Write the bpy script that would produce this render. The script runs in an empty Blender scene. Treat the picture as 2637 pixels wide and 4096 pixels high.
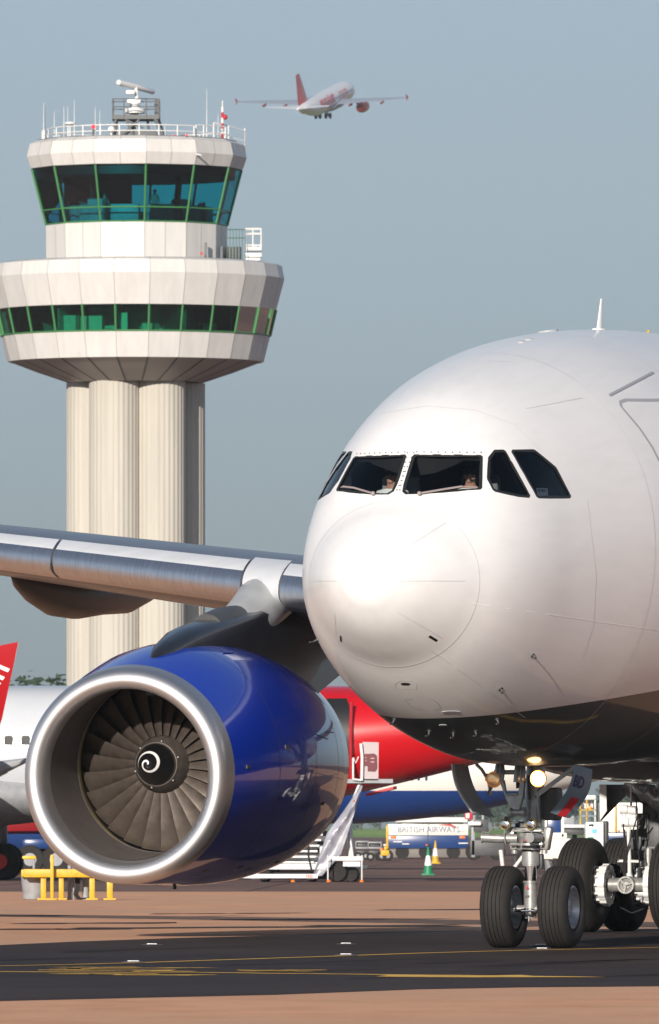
import bpy, bmesh, math, random
from mathutils import Vector, Matrix
from mathutils.bvhtree import BVHTree
random.seed(7)
R = math.radians
sc = bpy.context.scene
COL = sc.collection

# ---------------------------------------------------------------- camera
F, HC, YH, CX = 44450.0, 1.51, 3320.0, 1318.5      # focal length in photo pixels, eye height, horizon row
cd = bpy.data.cameras.new('camera'); cam = bpy.data.objects.new('camera', cd); COL.objects.link(cam)
cam.location = (0, 0, HC); cam.rotation_euler = (R(90), 0, 0)
cd.sensor_fit = 'VERTICAL'; cd.sensor_height = 36.0; cd.sensor_width = 36.0*2637/4096
cd.lens = F/4096*36.0; cd.shift_y = (YH-2048)/4096
cd.clip_start = 1.0; cd.clip_end = 20000
cd.dof.use_dof = True; cd.dof.focus_distance = 146.0; cd.dof.aperture_fstop = 16.0
sc.camera = cam

# ---------------------------------------------------------------- sky and sun
SUN_AZ, SUN_EL = R(16), R(17)                       # sun behind the camera, to its left
w = bpy.data.worlds.new('World'); sc.world = w; w.use_nodes = True
nt = w.node_tree; bg = nt.nodes['Background']
sky = nt.nodes.new('ShaderNodeTexSky'); sky.sky_type = 'NISHITA'; sky.sun_disc = False
sky.sun_elevation = SUN_EL; sky.sun_rotation = R(180)+SUN_AZ
sky.air_density = 1.0; sky.dust_density = 2.2; sky.ozone_density = 1.5
# hazy band near the horizon: real sky colour by elevation
tc = nt.nodes.new('ShaderNodeTexCoord'); sp = nt.nodes.new('ShaderNodeSeparateXYZ')
cr = nt.nodes.new('ShaderNodeValToRGB'); mx = nt.nodes.new('ShaderNodeMix'); mx.data_type = 'RGBA'
mx.blend_type = 'MIX'
nt.links.new(tc.outputs['Generated'], sp.inputs[0]); nt.links.new(sp.outputs['Z'], cr.inputs[0])
e = cr.color_ramp.elements
SKYK = 9.5
def sc3(c): return (c[0], c[1], c[2], 1)
e[0].position = 0.0; e[0].color = sc3((.265, .315, .33))
e[1].position = 0.30; e[1].color = sc3((.30, .44, .64))
for pos, c in ((.026, (.325, .395, .425)), (.052, (.385, .48, .545)), (.080, (.395, .51, .61))):
    q = e.new(pos); q.color = sc3(c)
sk = nt.nodes.new('ShaderNodeVectorMath'); sk.operation = 'SCALE'; sk.inputs['Scale'].default_value = SKYK
nt.links.new(cr.outputs[0], sk.inputs[0])
mr = nt.nodes.new('ShaderNodeMapRange'); mr.inputs['From Min'].default_value = .16; mr.inputs['From Max'].default_value = .5
nt.links.new(sp.outputs['Z'], mr.inputs[0])
nt.links.new(mr.outputs[0], mx.inputs['Factor'])
nt.links.new(sk.outputs[0], mx.inputs[6]); nt.links.new(sky.outputs[0], mx.inputs[7])
nt.links.new(mx.outputs[2], bg.inputs['Color'])
bg.inputs['Strength'].default_value = 0.095
sl = bpy.data.lights.new('sun', 'SUN'); sun = bpy.data.objects.new('sun', sl); COL.objects.link(sun)
sl.energy = 5.0; sl.angle = R(0.53); sl.color = (1.0, .92, .81)
tosun = Vector((-math.sin(SUN_AZ)*math.cos(SUN_EL), -math.cos(SUN_AZ)*math.cos(SUN_EL), math.sin(SUN_EL)))
sun.rotation_euler = tosun.to_track_quat('Z', 'Y').to_euler(); sun.location = (-40, -60, 60)
vs = sc.view_settings; vs.view_transform = 'Standard'; vs.look = 'None'; vs.exposure = 0.12; vs.gamma = 1.0
sc.render.engine = 'CYCLES'; sc.cycles.max_bounces = 6; sc.cycles.transparent_max_bounces = 10

# ---------------------------------------------------------------- helpers
def P(px, py, y):
    return Vector(((px-CX)*y/F, y, HC+(YH-py)*y/F))
def G(px, py, z=0.0):
    d = (HC-z)*F/(py-YH)
    return Vector(((px-CX)*d/F, d, z))

def mat(name, col, rough=.5, metal=0., coat=0., nscale=0., namt=0., bump=0., spec=.5, emit=None, estr=0., stretch=None, col2=None, coatr=.03):
    m = bpy.data.materials.new(name); m.use_nodes = True
    t = m.node_tree; b = t.nodes['Principled BSDF']
    b.inputs['Base Color'].default_value = (*col, 1); b.inputs['Roughness'].default_value = rough
    b.inputs['Metallic'].default_value = metal; b.inputs['Coat Weight'].default_value = coat
    b.inputs['Coat Roughness'].default_value = coatr; b.inputs['Specular IOR Level'].default_value = spec
    if emit: b.inputs['Emission Color'].default_value = (*emit, 1); b.inputs['Emission Strength'].default_value = estr
    if nscale:
        c = t.nodes.new('ShaderNodeTexCoord'); mp = t.nodes.new('ShaderNodeMapping')
        if stretch: mp.inputs['Scale'].default_value = stretch
        n = t.nodes.new('ShaderNodeTexNoise'); n.inputs['Scale'].default_value = nscale; n.inputs['Detail'].default_value = 8; n.inputs['Roughness'].default_value = .62
        t.links.new(c.outputs['Object'], mp.inputs[0]); t.links.new(mp.outputs[0], n.inputs['Vector'])
        r = t.nodes.new('ShaderNodeValToRGB'); r.color_ramp.elements[0].position = .3; r.color_ramp.elements[1].position = .7
        lo = tuple(x*(1-namt) for x in col) if col2 is None else col2
        r.color_ramp.elements[0].color = (*lo, 1); r.color_ramp.elements[1].color = (*[min(1, x*(1+namt*.5)) for x in col], 1)
        t.links.new(n.outputs['Fac'], r.inputs[0]); t.links.new(r.outputs[0], b.inputs['Base Color'])
        if bump:
            bp = t.nodes.new('ShaderNodeBump'); bp.inputs['Strength'].default_value = bump; bp.inputs['Distance'].default_value = .02
            t.links.new(n.outputs['Fac'], bp.inputs['Height']); t.links.new(bp.outputs[0], b.inputs['Normal'])
    return m

class MB:
    def __init__(s): s.v = []; s.f = []; s.m = []
    def add(s, vs, fs, mi=0):
        o = len(s.v); s.v += [Vector(p) for p in vs]; s.f += [tuple(i+o for i in f) for f in fs]; s.m += [mi]*len(fs); return s
    def box(s, c, d, rot=None, mi=0, bev=0.):
        hx, hy, hz = d[0]/2, d[1]/2, d[2]/2
        if bev <= 0:
            vs = [Vector((x*hx, y*hy, z*hz)) for x in (-1, 1) for y in (-1, 1) for z in (-1, 1)]
            fs = [(0,1,3,2), (4,6,7,5), (0,4,5,1), (2,3,7,6), (0,2,6,4), (1,5,7,3)]
        else:
            bm = bmesh.new(); bmesh.ops.create_cube(bm, size=1)
            for q in bm.verts: q.co = Vector((q.co.x*d[0], q.co.y*d[1], q.co.z*d[2]))
            bmesh.ops.bevel(bm, geom=bm.edges[:], offset=bev, segments=2, affect='EDGES', profile=.5)
            bm.verts.index_update(); vs = [q.co.copy() for q in bm.verts]; fs = [tuple(x.index for x in f.verts) for f in bm.faces]; bm.free()
        M = rot if rot is not None else Matrix.Identity(3)
        return s.add([M @ p + Vector(c) for p in vs], fs, mi)
    def cyl(s, a, b, r0, r1=None, n=20, mi=0, caps=True):
        a, b = Vector(a), Vector(b); r1 = r0 if r1 is None else r1
        d = (b-a).normalized(); u = d.orthogonal().normalized(); v = d.cross(u)
        vs = []
        for p, r in ((a, r0), (b, r1)):
            vs += [p+(u*math.cos(2*math.pi*k/n)+v*math.sin(2*math.pi*k/n))*r for k in range(n)]
        fs = [(k, (k+1) % n, n+(k+1) % n, n+k) for k in range(n)]
        if caps: fs += [tuple(range(n))[::-1], tuple(range(n, 2*n))]
        return s.add(vs, fs, mi)
    def loft(s, rings, closed=True, caps=True, mi=0, mf=None):
        n = len(rings[0]); vs = [p for r in rings for p in r]; base = len(s.v); s.v += [Vector(p) for p in vs]
        for i in range(len(rings)-1):
            for k in range(n if closed else n-1):
                k2 = (k+1) % n
                s.f.append((base+i*n+k, base+i*n+k2, base+(i+1)*n+k2, base+(i+1)*n+k)); s.m.append(mf(i, k) if mf else mi)
        if caps and closed:
            s.f.append(tuple(base+k for k in range(n))[::-1]); s.m.append(mi)
            s.f.append(tuple(base+(len(rings)-1)*n+k for k in range(n))); s.m.append(mi)
        return s
    def lathe(s, prof, o=(0, 0, 0), axis=(0, 1, 0), n=48, mi=0, mf=None):
        o = Vector(o); d = Vector(axis).normalized(); u = d.orthogonal().normalized(); v = d.cross(u)
        rings = [[o+d*h+(u*math.cos(2*math.pi*k/n)+v*math.sin(2*math.pi*k/n))*max(r, 1e-4) for k in range(n)] for h, r in prof]
        return s.loft(rings, True, False, mi, mf)
    def tube(s, pts, r, n=8, mi=0):
        pts = [Vector(p) for p in pts]; rings = []; u = None
        for i, p in enumerate(pts):
            d = (pts[min(i+1, len(pts)-1)]-pts[max(i-1, 0)]).normalized()
            u = d.orthogonal().normalized() if u is None else (u-d*u.dot(d)).normalized()
            v = d.cross(u); rr = r[i] if isinstance(r, (list, tuple)) else r
            rings.append([p+(u*math.cos(2*math.pi*k/n)+v*math.sin(2*math.pi*k/n))*rr for k in range(n)])
        return s.loft(rings, True, True, mi)
    def sph(s, c, r, n=14, mi=0, sc_=(1, 1, 1)):
        prof = [(-math.cos(math.pi*k/n), math.sin(math.pi*k/n)) for k in range(n+1)]
        b = len(s.v); s.lathe(prof, (0, 0, 0), (0, 0, 1), n*2, mi)
        for i in range(b, len(s.v)):
            q = s.v[i]; s.v[i] = Vector((q.x*r*sc_[0], q.y*r*sc_[1], q.z*r*sc_[2]))+Vector(c)
        return s
    def prism(s, poly, thick, frame=None, mi=0):       # poly: list of 3D points in a plane; extruded by vector thick
        t = Vector(thick); n = len(poly)
        vs = [Vector(p) for p in poly]+[Vector(p)+t for p in poly]
        fs = [tuple(range(n)), tuple(range(n, 2*n))[::-1]]+[(k, n+k, n+(k+1) % n, (k+1) % n) for k in range(n)]
        return s.add(vs, fs, mi)
    def xf(s, M):
        s.v = [M @ p for p in s.v]; return s
    def mesh(s, name, mats, ang=35):
        me = bpy.data.meshes.new(name); me.from_pydata([tuple(p) for p in s.v], [], s.f)
        for m in mats: me.materials.append(m)
        for p, i in zip(me.polygons, s.m): p.material_index = i
        bm = bmesh.new(); bm.from_mesh(me); bmesh.ops.remove_doubles(bm, verts=bm.verts, dist=1e-5)
        bmesh.ops.recalc_face_normals(bm, faces=bm.faces); bm.to_mesh(me); bm.free()
        if ang:
            me.polygons.foreach_set('use_smooth', [True]*len(me.polygons)); me.set_sharp_from_angle(angle=R(ang))
        me.update(); return me

def link(name, me, parent=None, loc=None, rot=None):
    o = bpy.data.objects.new(name, me); COL.objects.link(o); o.parent = parent
    if loc is not None: o.location = loc
    if rot is not None: o.rotation_euler = rot
    return o
SPLIT = {'shock_strut_head', 'gear_equipment', 'side_strut', 'emblem_bars', 'frame_bolts'}
def part(name, mb, m, parent=None, ang=35, loc=None, rot=None, label=None):
    if name in SPLIT:
        up = list(range(len(mb.v)))
        def fd(i):
            while up[i] != i: up[i] = up[up[i]]; i = up[i]
            return i
        for f in mb.f:
            for q in f[1:]: up[fd(q)] = fd(f[0])
        comps = {}
        for f, mi in zip(mb.f, mb.m): comps.setdefault(fd(f[0]), []).append((f, mi))
        nm = {'frame_bolts': 'frame_bolt', 'emblem_bars': 'emblem_bar'}.get(name, name)
        for fs in comps.values():
            ids = sorted({i for f, _ in fs for i in f}); ix = {q: k for k, q in enumerate(ids)}; b = MB(); b.v = [mb.v[i] for i in ids]; b.f = [tuple(ix[i] for i in f) for f, _ in fs]; b.m = [mi for _, mi in fs]
            o = link(nm, b.mesh(nm, m if isinstance(m, (list, tuple)) else [m], ang), parent, loc, rot)
        return o
    ms = m if isinstance(m, (list, tuple)) else [m]
    o = link(name, mb.mesh(name, ms, ang), parent, loc, rot)
    if label: o['label'] = label
    return o
def tag(o, label, cat, group=None):
    o['label'] = label; o['category'] = cat
    if group: o['group'] = group
    return o
def thing(name, label, cat, loc=(0, 0, 0), rz=0., group=None):
    return tag(link(name, None, None, loc, (0, 0, rz)), label, cat, group)
def struct(o, kind='structure'): o['kind'] = kind; return o
def copy_tree(o, parent=None):
    c = o.copy(); COL.objects.link(c); c.parent = parent
    for ch in [x for x in bpy.data.objects if x.parent == o]: copy_tree(ch, c)
    return c
def baked(name, me_src, mods, extra=None):
    o = bpy.data.objects.new('tmp', me_src); COL.objects.link(o); mods(o)
    bpy.context.view_layer.update(); dg = bpy.context.evaluated_depsgraph_get()
    me = bpy.data.meshes.new_from_object(o.evaluated_get(dg)); me.name = name
    bpy.data.objects.remove(o, do_unlink=True); return me
def text_mb(body, size, bold=0., extrude=.004, shear=0., align='LEFT', space=1.):
    cu = bpy.data.curves.new('txt', 'FONT'); cu.body = body; cu.size = size; cu.offset = bold; cu.extrude = extrude; cu.shear = shear
    cu.align_x = align; cu.space_character = space; cu.resolution_u = 3
    me = baked('txt', cu, lambda o: None)
    m = MB(); m.add([v.co.copy() for v in me.vertices], [tuple(p.vertices) for p in me.polygons]); return m
def rx(a): return Matrix.Rotation(a, 3, 'X')
def ry(a): return Matrix.Rotation(a, 3, 'Y')
def rz(a): return Matrix.Rotation(a, 3, 'Z')
def pchip(x, y, q):
    n = len(x); h = [x[i+1]-x[i] for i in range(n-1)]; d = [(y[i+1]-y[i])/h[i] for i in range(n-1)]
    m = [0.]*n; m[0] = d[0]; m[-1] = d[-1]
    for i in range(1, n-1):
        if d[i-1]*d[i] > 0:
            a, b = 2*h[i]+h[i-1], h[i]+2*h[i-1]; m[i] = (a+b)/(a/d[i-1]+b/d[i])
    out = []
    for v in q:
        i = 0
        while i < n-2 and v > x[i+1]: i += 1
        t = (v-x[i])/h[i]
        out.append((2*t**3-3*t**2+1)*y[i]+(t**3-2*t**2+t)*h[i]*m[i]+(-2*t**3+3*t**2)*y[i+1]+(t**3-t**2)*h[i]*m[i+1])
    return out

# ---------------------------------------------------------------- materials
M = {}
M['white'] = mat('white_paint', (.80, .79, .78), .22, coat=.8, nscale=.9, namt=.05, coatr=.06)
M['offwhite'] = mat('offwhite_paint', (.72, .72, .72), .4, nscale=3, namt=.12)
M['steel'] = mat('painted_gear_steel', (.40, .40, .39), .36, metal=.5, nscale=9, namt=.35, bump=.1)
M['chrome'] = mat('chrome', (.85, .86, .88), .09, metal=1)
M['lip'] = mat('brushed_lip', (.66, .66, .68), .48, metal=1, nscale=2, namt=.06)
M['slat'] = mat('slat_metal', (.70, .71, .75), .40, metal=1, nscale=4, namt=.16, stretch=(6, .8, .8), bump=.04)
M['wingpaint'] = mat('wing_grey_paint', (.11, .12, .15), .38, coat=.2, nscale=1.5, namt=.15, stretch=(.3, 2, 1))  # grey paint, taken darker to carry the shade under the wing
M['winglight'] = mat('wing_light_paint', (.60, .62, .66), .34, coat=.3, nscale=2, namt=.1, stretch=(.4, 2, 1))
M['collar'] = mat('collar_paint', (.40, .41, .42), .4, coat=.2, nscale=3, namt=.1)
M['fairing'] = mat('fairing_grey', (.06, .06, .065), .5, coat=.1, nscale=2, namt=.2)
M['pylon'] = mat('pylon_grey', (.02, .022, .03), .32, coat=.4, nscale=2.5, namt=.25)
M['blue'] = mat('cowl_blue', (.001, .032, .42), .35, coat=1., spec=.2, coatr=.035)
M['blue'].node_tree.nodes['Principled BSDF'].inputs['Coat IOR'].default_value = 1.8
M['green'] = mat('cowl_green', (.02, .10, .07), .3, coat=1.)
M['barrel'] = mat('inlet_liner', (.10, .085, .08), .65, metal=.0, nscale=4, namt=.2)
M['rub'] = mat('rub_strip', (.40, .29, .09), .6, nscale=9, namt=.3)
M['blade'] = mat('titanium_blade', (.10, .08, .068), .45, metal=.4, nscale=7, namt=.3)
M['hub'] = mat('hub_brown', (.075, .062, .055), .55, nscale=12, namt=.4)
M['black'] = mat('black_matte', (.012, .012, .013), .5)
M['seal'] = mat('black_seal', (.018, .018, .018), .45)
M['tyre'] = mat('tyre_rubber', (.018, .015, .014), .82, nscale=9, namt=.3, bump=.2)
M['rim'] = mat('wheel_rim', (.50, .52, .56), .35, metal=.5, nscale=8, namt=.3)
M['line'] = mat('panel_line', (.36, .37, .40), .5); M['faint'] = mat('faint_joint', (.58, .58, .60), .4)
M['linedark'] = mat('panel_gap', (.10, .10, .11), .5)
M['grey'] = mat('mid_grey_paint', (.30, .31, .33), .45, nscale=4, namt=.2)
M['dark'] = mat('dark_grey_paint', (.07, .072, .078), .5, nscale=5, namt=.3)
M['hose'] = mat('rubber_hose', (.02, .02, .022), .5)
M['yellow'] = mat('yellow_paint', (.62, .37, .01), .5, nscale=6, namt=.25)
M['red'] = mat('red_paint', (.42, .006, .012), .25, coat=1.)
M['redsign'] = mat('red_sign_paint', (.45, .02, .03), .5)
M['navy'] = mat('navy_paint', (.012, .045, .17), .3, coat=.5)
M['cream'] = mat('cream_paint', (.78, .74, .68), .4, nscale=1, namt=.06)
M['orange'] = mat('orange_paint', (.75, .18, .02), .5)
M['conegreen'] = mat('cone_green', (.01, .20, .08), .5)
M['interior'] = mat('cockpit_lining', (.035, .034, .036), .8)
M['skin'] = mat('skin', (.42, .21, .15), .5)
M['hair'] = mat('hair', (.03, .02, .015), .6)
M['shirt'] = mat('white_shirt', (.75, .75, .76), .7)
M['lamp'] = mat('landing_lamp', (1, .8, .5), .3, emit=(1., .66, .30), estr=9)
M['lampring'] = mat('lamp_reflector', (.8, .55, .3), .2, metal=1, emit=(1., .5, .2), estr=.12)
M['redlamp'] = mat('red_obstruction_lamp', (.6, .02, .02), .3, emit=(1, .03, .06), estr=1.5)
M['text_navy'] = mat('navy_lettering', (.02, .04, .13), .4)
M['text_white'] = mat('white_lettering', (.8, .8, .8), .4)
def glass_mat(name, tint, gl=.12, rough=.02):
    m = bpy.data.materials.new(name); m.use_nodes = True; t = m.node_tree; t.nodes.clear()
    o = t.nodes.new('ShaderNodeOutputMaterial'); tr = t.nodes.new('ShaderNodeBsdfTransparent'); g = t.nodes.new('ShaderNodeBsdfGlossy')
    fr = t.nodes.new('ShaderNodeFresnel'); fr.inputs['IOR'].default_value = 1.5; x = t.nodes.new('ShaderNodeMixShader')
    tr.inputs[0].default_value = (*tint, 1); g.inputs['Roughness'].default_value = rough
    a = t.nodes.new('ShaderNodeMath'); a.operation = 'MULTIPLY_ADD'; a.inputs[1].default_value = 1.; a.inputs[2].default_value = gl
    t.links.new(fr.outputs[0], a.inputs[0]); t.links.new(a.outputs[0], x.inputs[0]); t.links.new(tr.outputs[0], x.inputs[1]); t.links.new(g.outputs[0], x.inputs[2])
    t.links.new(x.outputs[0], o.inputs[0]); return m
M['glass'] = glass_mat('cockpit_glass', (.75, .80, .80), .0)
M['towerglass'] = glass_mat('tinted_tower_glass', (.03, .60, .66), .02)
M['podglass'] = glass_mat('green_pod_glass', (.10, .50, .36), .03)
M['cabglass'] = glass_mat('vehicle_glass', (.25, .3, .32), .08)

# fuselage paint: white with blue-grey belly (paint edge fixed to the hull)
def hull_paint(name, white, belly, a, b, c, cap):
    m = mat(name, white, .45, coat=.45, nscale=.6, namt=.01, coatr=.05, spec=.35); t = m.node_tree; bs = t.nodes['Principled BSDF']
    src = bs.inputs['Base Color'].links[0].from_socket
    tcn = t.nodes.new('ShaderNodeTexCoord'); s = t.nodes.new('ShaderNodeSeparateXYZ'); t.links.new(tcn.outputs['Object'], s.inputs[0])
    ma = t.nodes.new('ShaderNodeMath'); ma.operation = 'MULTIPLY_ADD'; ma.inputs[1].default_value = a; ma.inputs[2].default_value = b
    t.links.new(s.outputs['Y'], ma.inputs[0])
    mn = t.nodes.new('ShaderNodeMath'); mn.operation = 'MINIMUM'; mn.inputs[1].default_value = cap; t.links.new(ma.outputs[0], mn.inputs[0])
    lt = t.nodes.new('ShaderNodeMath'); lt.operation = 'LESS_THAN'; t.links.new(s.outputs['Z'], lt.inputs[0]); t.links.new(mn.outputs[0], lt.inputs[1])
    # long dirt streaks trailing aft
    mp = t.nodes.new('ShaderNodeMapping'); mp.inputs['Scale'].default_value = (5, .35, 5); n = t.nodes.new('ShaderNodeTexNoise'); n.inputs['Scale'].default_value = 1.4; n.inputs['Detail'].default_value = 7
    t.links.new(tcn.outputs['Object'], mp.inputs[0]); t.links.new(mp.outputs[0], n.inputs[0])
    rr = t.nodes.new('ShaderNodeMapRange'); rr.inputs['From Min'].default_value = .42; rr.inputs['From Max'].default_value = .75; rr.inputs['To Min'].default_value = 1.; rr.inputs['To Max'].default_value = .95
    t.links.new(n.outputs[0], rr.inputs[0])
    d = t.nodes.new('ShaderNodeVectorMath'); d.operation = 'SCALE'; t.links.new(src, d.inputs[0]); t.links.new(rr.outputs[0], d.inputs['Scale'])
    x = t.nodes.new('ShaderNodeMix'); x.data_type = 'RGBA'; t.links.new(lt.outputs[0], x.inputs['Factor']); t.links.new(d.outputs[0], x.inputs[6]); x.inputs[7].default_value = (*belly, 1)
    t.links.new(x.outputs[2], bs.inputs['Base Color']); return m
ZC = 5.2
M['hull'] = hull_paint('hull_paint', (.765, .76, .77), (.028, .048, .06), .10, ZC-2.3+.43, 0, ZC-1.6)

# ================================================================= GROUND
def sheet(name, pts, z, m):
    mb = MB(); mb.add([(p[0], p[1], z) for p in pts], [tuple(range(len(pts)))]); return part(name, mb, m, None, 0)
def ground_mat(name, c1, c2, c3, sc1, sc2, rough=.85, bump=.3, joints=None, tyre=False):
    m = bpy.data.materials.new(name); m.use_nodes = True; t = m.node_tree; b = t.nodes['Principled BSDF']; L = t.links.new
    b.inputs['Roughness'].default_value = rough; b.inputs['Specular IOR Level'].default_value = .06
    c = t.nodes.new('ShaderNodeTexCoord')
    def noise(s, sx=1, sy=1, det=8, rgh=.6):
        mp = t.nodes.new('ShaderNodeMapping'); mp.inputs['Scale'].default_value = (sx, sy, 1); n = t.nodes.new('ShaderNodeTexNoise'); n.inputs['Scale'].default_value = s; n.inputs['Detail'].default_value = det; n.inputs['Roughness'].default_value = rgh
        L(c.outputs['Object'], mp.inputs[0]); L(mp.outputs[0], n.inputs['Vector']); return n
    n1 = noise(sc1, 1, .45); n2 = noise(sc2, 1, 1, 4); n3 = noise(.09, 1.2, .5, 6, .7)
    r = t.nodes.new('ShaderNodeValToRGB'); r.color_ramp.elements[0].position = .32; r.color_ramp.elements[0].color = (*c2, 1); r.color_ramp.elements[1].position = .68; r.color_ramp.elements[1].color = (*c1, 1)
    L(n1.outputs[0], r.inputs[0])
    r3 = t.nodes.new('ShaderNodeValToRGB'); r3.color_ramp.elements[0].position = .40; r3.color_ramp.elements[0].color = (0, 0, 0, 1); r3.color_ramp.elements[1].position = .66; r3.color_ramp.elements[1].color = (1, 1, 1, 1)
    L(n3.outputs[0], r3.inputs[0])
    x = t.nodes.new('ShaderNodeMix'); x.data_type = 'RGBA'; L(r3.outputs[0], x.inputs['Factor']); L(r.outputs[0], x.inputs[6]); x.inputs[7].default_value = (*c3, 1)
    mr = t.nodes.new('ShaderNodeMapRange'); mr.inputs['To Min'].default_value = .80; mr.inputs['To Max'].default_value = 1.2; L(n2.outputs[0], mr.inputs[0])
    v = t.nodes.new('ShaderNodeVectorMath'); v.operation = 'SCALE'; L(x.outputs[2], v.inputs[0]); L(mr.outputs[0], v.inputs['Scale'])
    out = v.outputs[0]
    if joints:
        br = t.nodes.new('ShaderNodeTexBrick'); br.offset = 0; br.inputs['Scale'].default_value = 1; br.inputs['Brick Width'].default_value = joints[0]; br.inputs['Row Height'].default_value = joints[1]; br.inputs['Mortar Size'].default_value = joints[2]; br.inputs['Mortar Smooth'].default_value = .2
        br.inputs['Color1'].default_value = (1, 1, 1, 1); br.inputs['Color2'].default_value = (.84, .85, .87, 1); br.inputs['Mortar'].default_value = (.28, .27, .27, 1)
        mp = t.nodes.new('ShaderNodeMapping'); mp.inputs['Rotation'].default_value = (0, 0, joints[3]); L(c.outputs['Object'], mp.inputs[0]); L(mp.outputs[0], br.inputs['Vector'])
        mu = t.nodes.new('ShaderNodeMix'); mu.data_type = 'RGBA'; mu.blend_type = 'MULTIPLY'; mu.inputs['Factor'].default_value = 1.; L(out, mu.inputs[6]); L(br.outputs[0], mu.inputs[7]); out = mu.outputs[2]
    L(out, b.inputs['Base Color'])
    bp = t.nodes.new('ShaderNodeBump'); bp.inputs['Strength'].default_value = bump; bp.inputs['Distance'].default_value = .01; L(n2.outputs[0], bp.inputs['Height']); L(bp.outputs[0], b.inputs['Normal'])
    return m
M['apron'] = ground_mat('apron_concrete', (.80, .43, .26), (.62, .32, .19), (.60, .36, .235), .8, 14)
M['asphalt'] = ground_mat('taxiway_asphalt', (.050, .037, .035), (.028, .021, .022), (.062, .045, .040), .9, 9, rough=.7, bump=.8)
M['farapron'] = ground_mat('far_apron_part_shade', (.21, .135, .115), (.13, .09, .085), (.27, .16, .12), .05, 3, joints=(7.5, 7.5, .05, .02))  # far apron, its darker tone partly painted in for shadow
M['grass'] = mat('airfield_grass', (.20, .32, .05), .9, nscale=.05, namt=.4)
M['paintline'] = mat('yellow_line_paint', (.85, .48, .06), .7, nscale=3, namt=.35)
struct(sheet('ground', [(-9000, -300), (9000, -300), (9000, 9000), (-9000, 9000)], 0, M['apron']))
struct(sheet('apron', [(-400, 262), (400, 283), (400, 2300), (-400, 2300)], .004, M['farapron']))
# dark taxiway strip: edges follow the taxiing direction
def ground_poly(name, pts, z, m): return sheet(name, [G(px, py, z) for px, py in pts], z, m)
far = [(-700, 3792), (0, 3780), (300, 3766), (700, 3752), (1100, 3742), (1500, 3728), (1927, 3722), (2300, 3717), (3400, 3706)]
near = [(3600, 3915), (2637, 3944), (2100, 3948), (1675, 3956), (1100, 3978), (600, 3989), (0, 4003), (-700, 4012)]
struct(ground_poly('taxiway', far+near, .004, M['asphalt']))
def ground_line(name, pts, wid, z, m):
    P3 = [G(a, b, z) for a, b in pts]; mb = MB(); L_, R_ = [], []
    for i, p in enumerate(P3):
        d = (P3[min(i+1, len(P3)-1)]-P3[max(i-1, 0)]); d.z = 0; d.normalize(); nrm = Vector((-d.y, d.x, 0))
        ww = wid[i] if isinstance(wid, list) else wid
        L_.append(p+nrm*ww/2); R_.append(p-nrm*ww/2)
    for i in range(len(P3)-1): mb.add([L_[i], L_[i+1], R_[i+1], R_[i]], [(0, 1, 2, 3)])
    return struct(part(name, mb, m, None, 0))
ground_line('taxi_line', [(-500, 3874), (0, 3863), (300, 3857), (565, 3850), (800, 3842), (1100, 3832), (1370, 3823), (1650, 3813), (1926, 3805), (2300, 3796), (2637, 3789), (3200, 3780)], .17, .008, M['paintline'])
ground_line('taxi_line', [(-500, 3886), (0, 3886), (500, 3889), (800, 3889), (1100, 3893), (1400, 3896), (1620, 3899), (1745, 3903), (1830, 3903), (2000, 3906), (2300, 3907), (2420, 3908)], [.35, .38, .4, .3, .3, .3, .4, 1.5, 2.0, 1.3, .5, .05], .008, M['paintline'])
for k, (x0, x1, y, ww) in enumerate([(180, 560, 3869, .5), (155, 700, 3880, .7), (340, 870, 3872, .5), (240, 620, 3895, .7), (470, 870, 3899, .6), (950, 1290, 3880, .6), (1000, 1200, 3884, .7), (540, 760, 3885, .6), (200, 430, 3875, .5)]):
    n = 7; ground_line('worn_marking', [(x0+(x1-x0)*i/n, y+random.uniform(-1.5, 1.5)) for i in range(n+1)], [.03]+[ww*random.uniform(.4, 1.1) for _ in range(n-1)]+[.03], .010, M['paintline'])
M['patch'] = ground_mat('shadow_seam_tone', (.09, .075, .075), (.06, .05, .05), (.11, .08, .07), .6, 14)  # dark bands painted in for ground joints and the shadows of objects
for x0, x1, y, ww in [(270, 1900, 3713, 2.2), (60, 700, 3694, 1.3), (850, 1740, 3679, 1.2), (-300, 500, 3718, 1.5), (1200, 1900, 3702, .9), (-200, 300, 3664, 1.), (600, 1250, 3655, .8), (1500, 2637, 3640, 1.6)]:
    n = 9; ground_line('shadow_seam', [(x0+(x1-x0)*i/n, y-(x1-x0)*.006*i/n+random.uniform(-1., 1.)) for i in range(n+1)], [.05]+[ww*random.uniform(.5, 1.1) for _ in range(n-1)]+[.05], .008, M['patch'])
M['rubber'] = ground_mat('rubber_mark', (.034, .028, .028), (.026, .021, .022), (.045, .036, .034), .8, 9)
for k in range(12):
    px = random.uniform(-200, 2500); py = random.uniform(3800, 3930); n = 8; L_ = random.uniform(300, 900)
    ground_line('tyre_mark', [(px+L_*i/n, py-L_*.035*i/n+random.uniform(-.8, .8)) for i in range(n+1)], [.03]+[random.uniform(.1, .35) for _ in range(n-1)]+[.03], .006, M['rubber'])
# grass bank beyond the apron
mb = MB(); mb.add([(-600, 2290, 0), (600, 2290, 0), (600, 2310, 1.35), (-600, 2310, 1.35), (-600, 3500, 2.0), (600, 3500, 2.0)], [(0, 1, 2, 3), (3, 2, 5, 4)])
g = part('grass', mb, M['grass'], None, 0); g['kind'] = 'stuff'; g['label'] = 'strip of green grass beyond the far edge of the apron'; g['category'] = 'grass'

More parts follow.
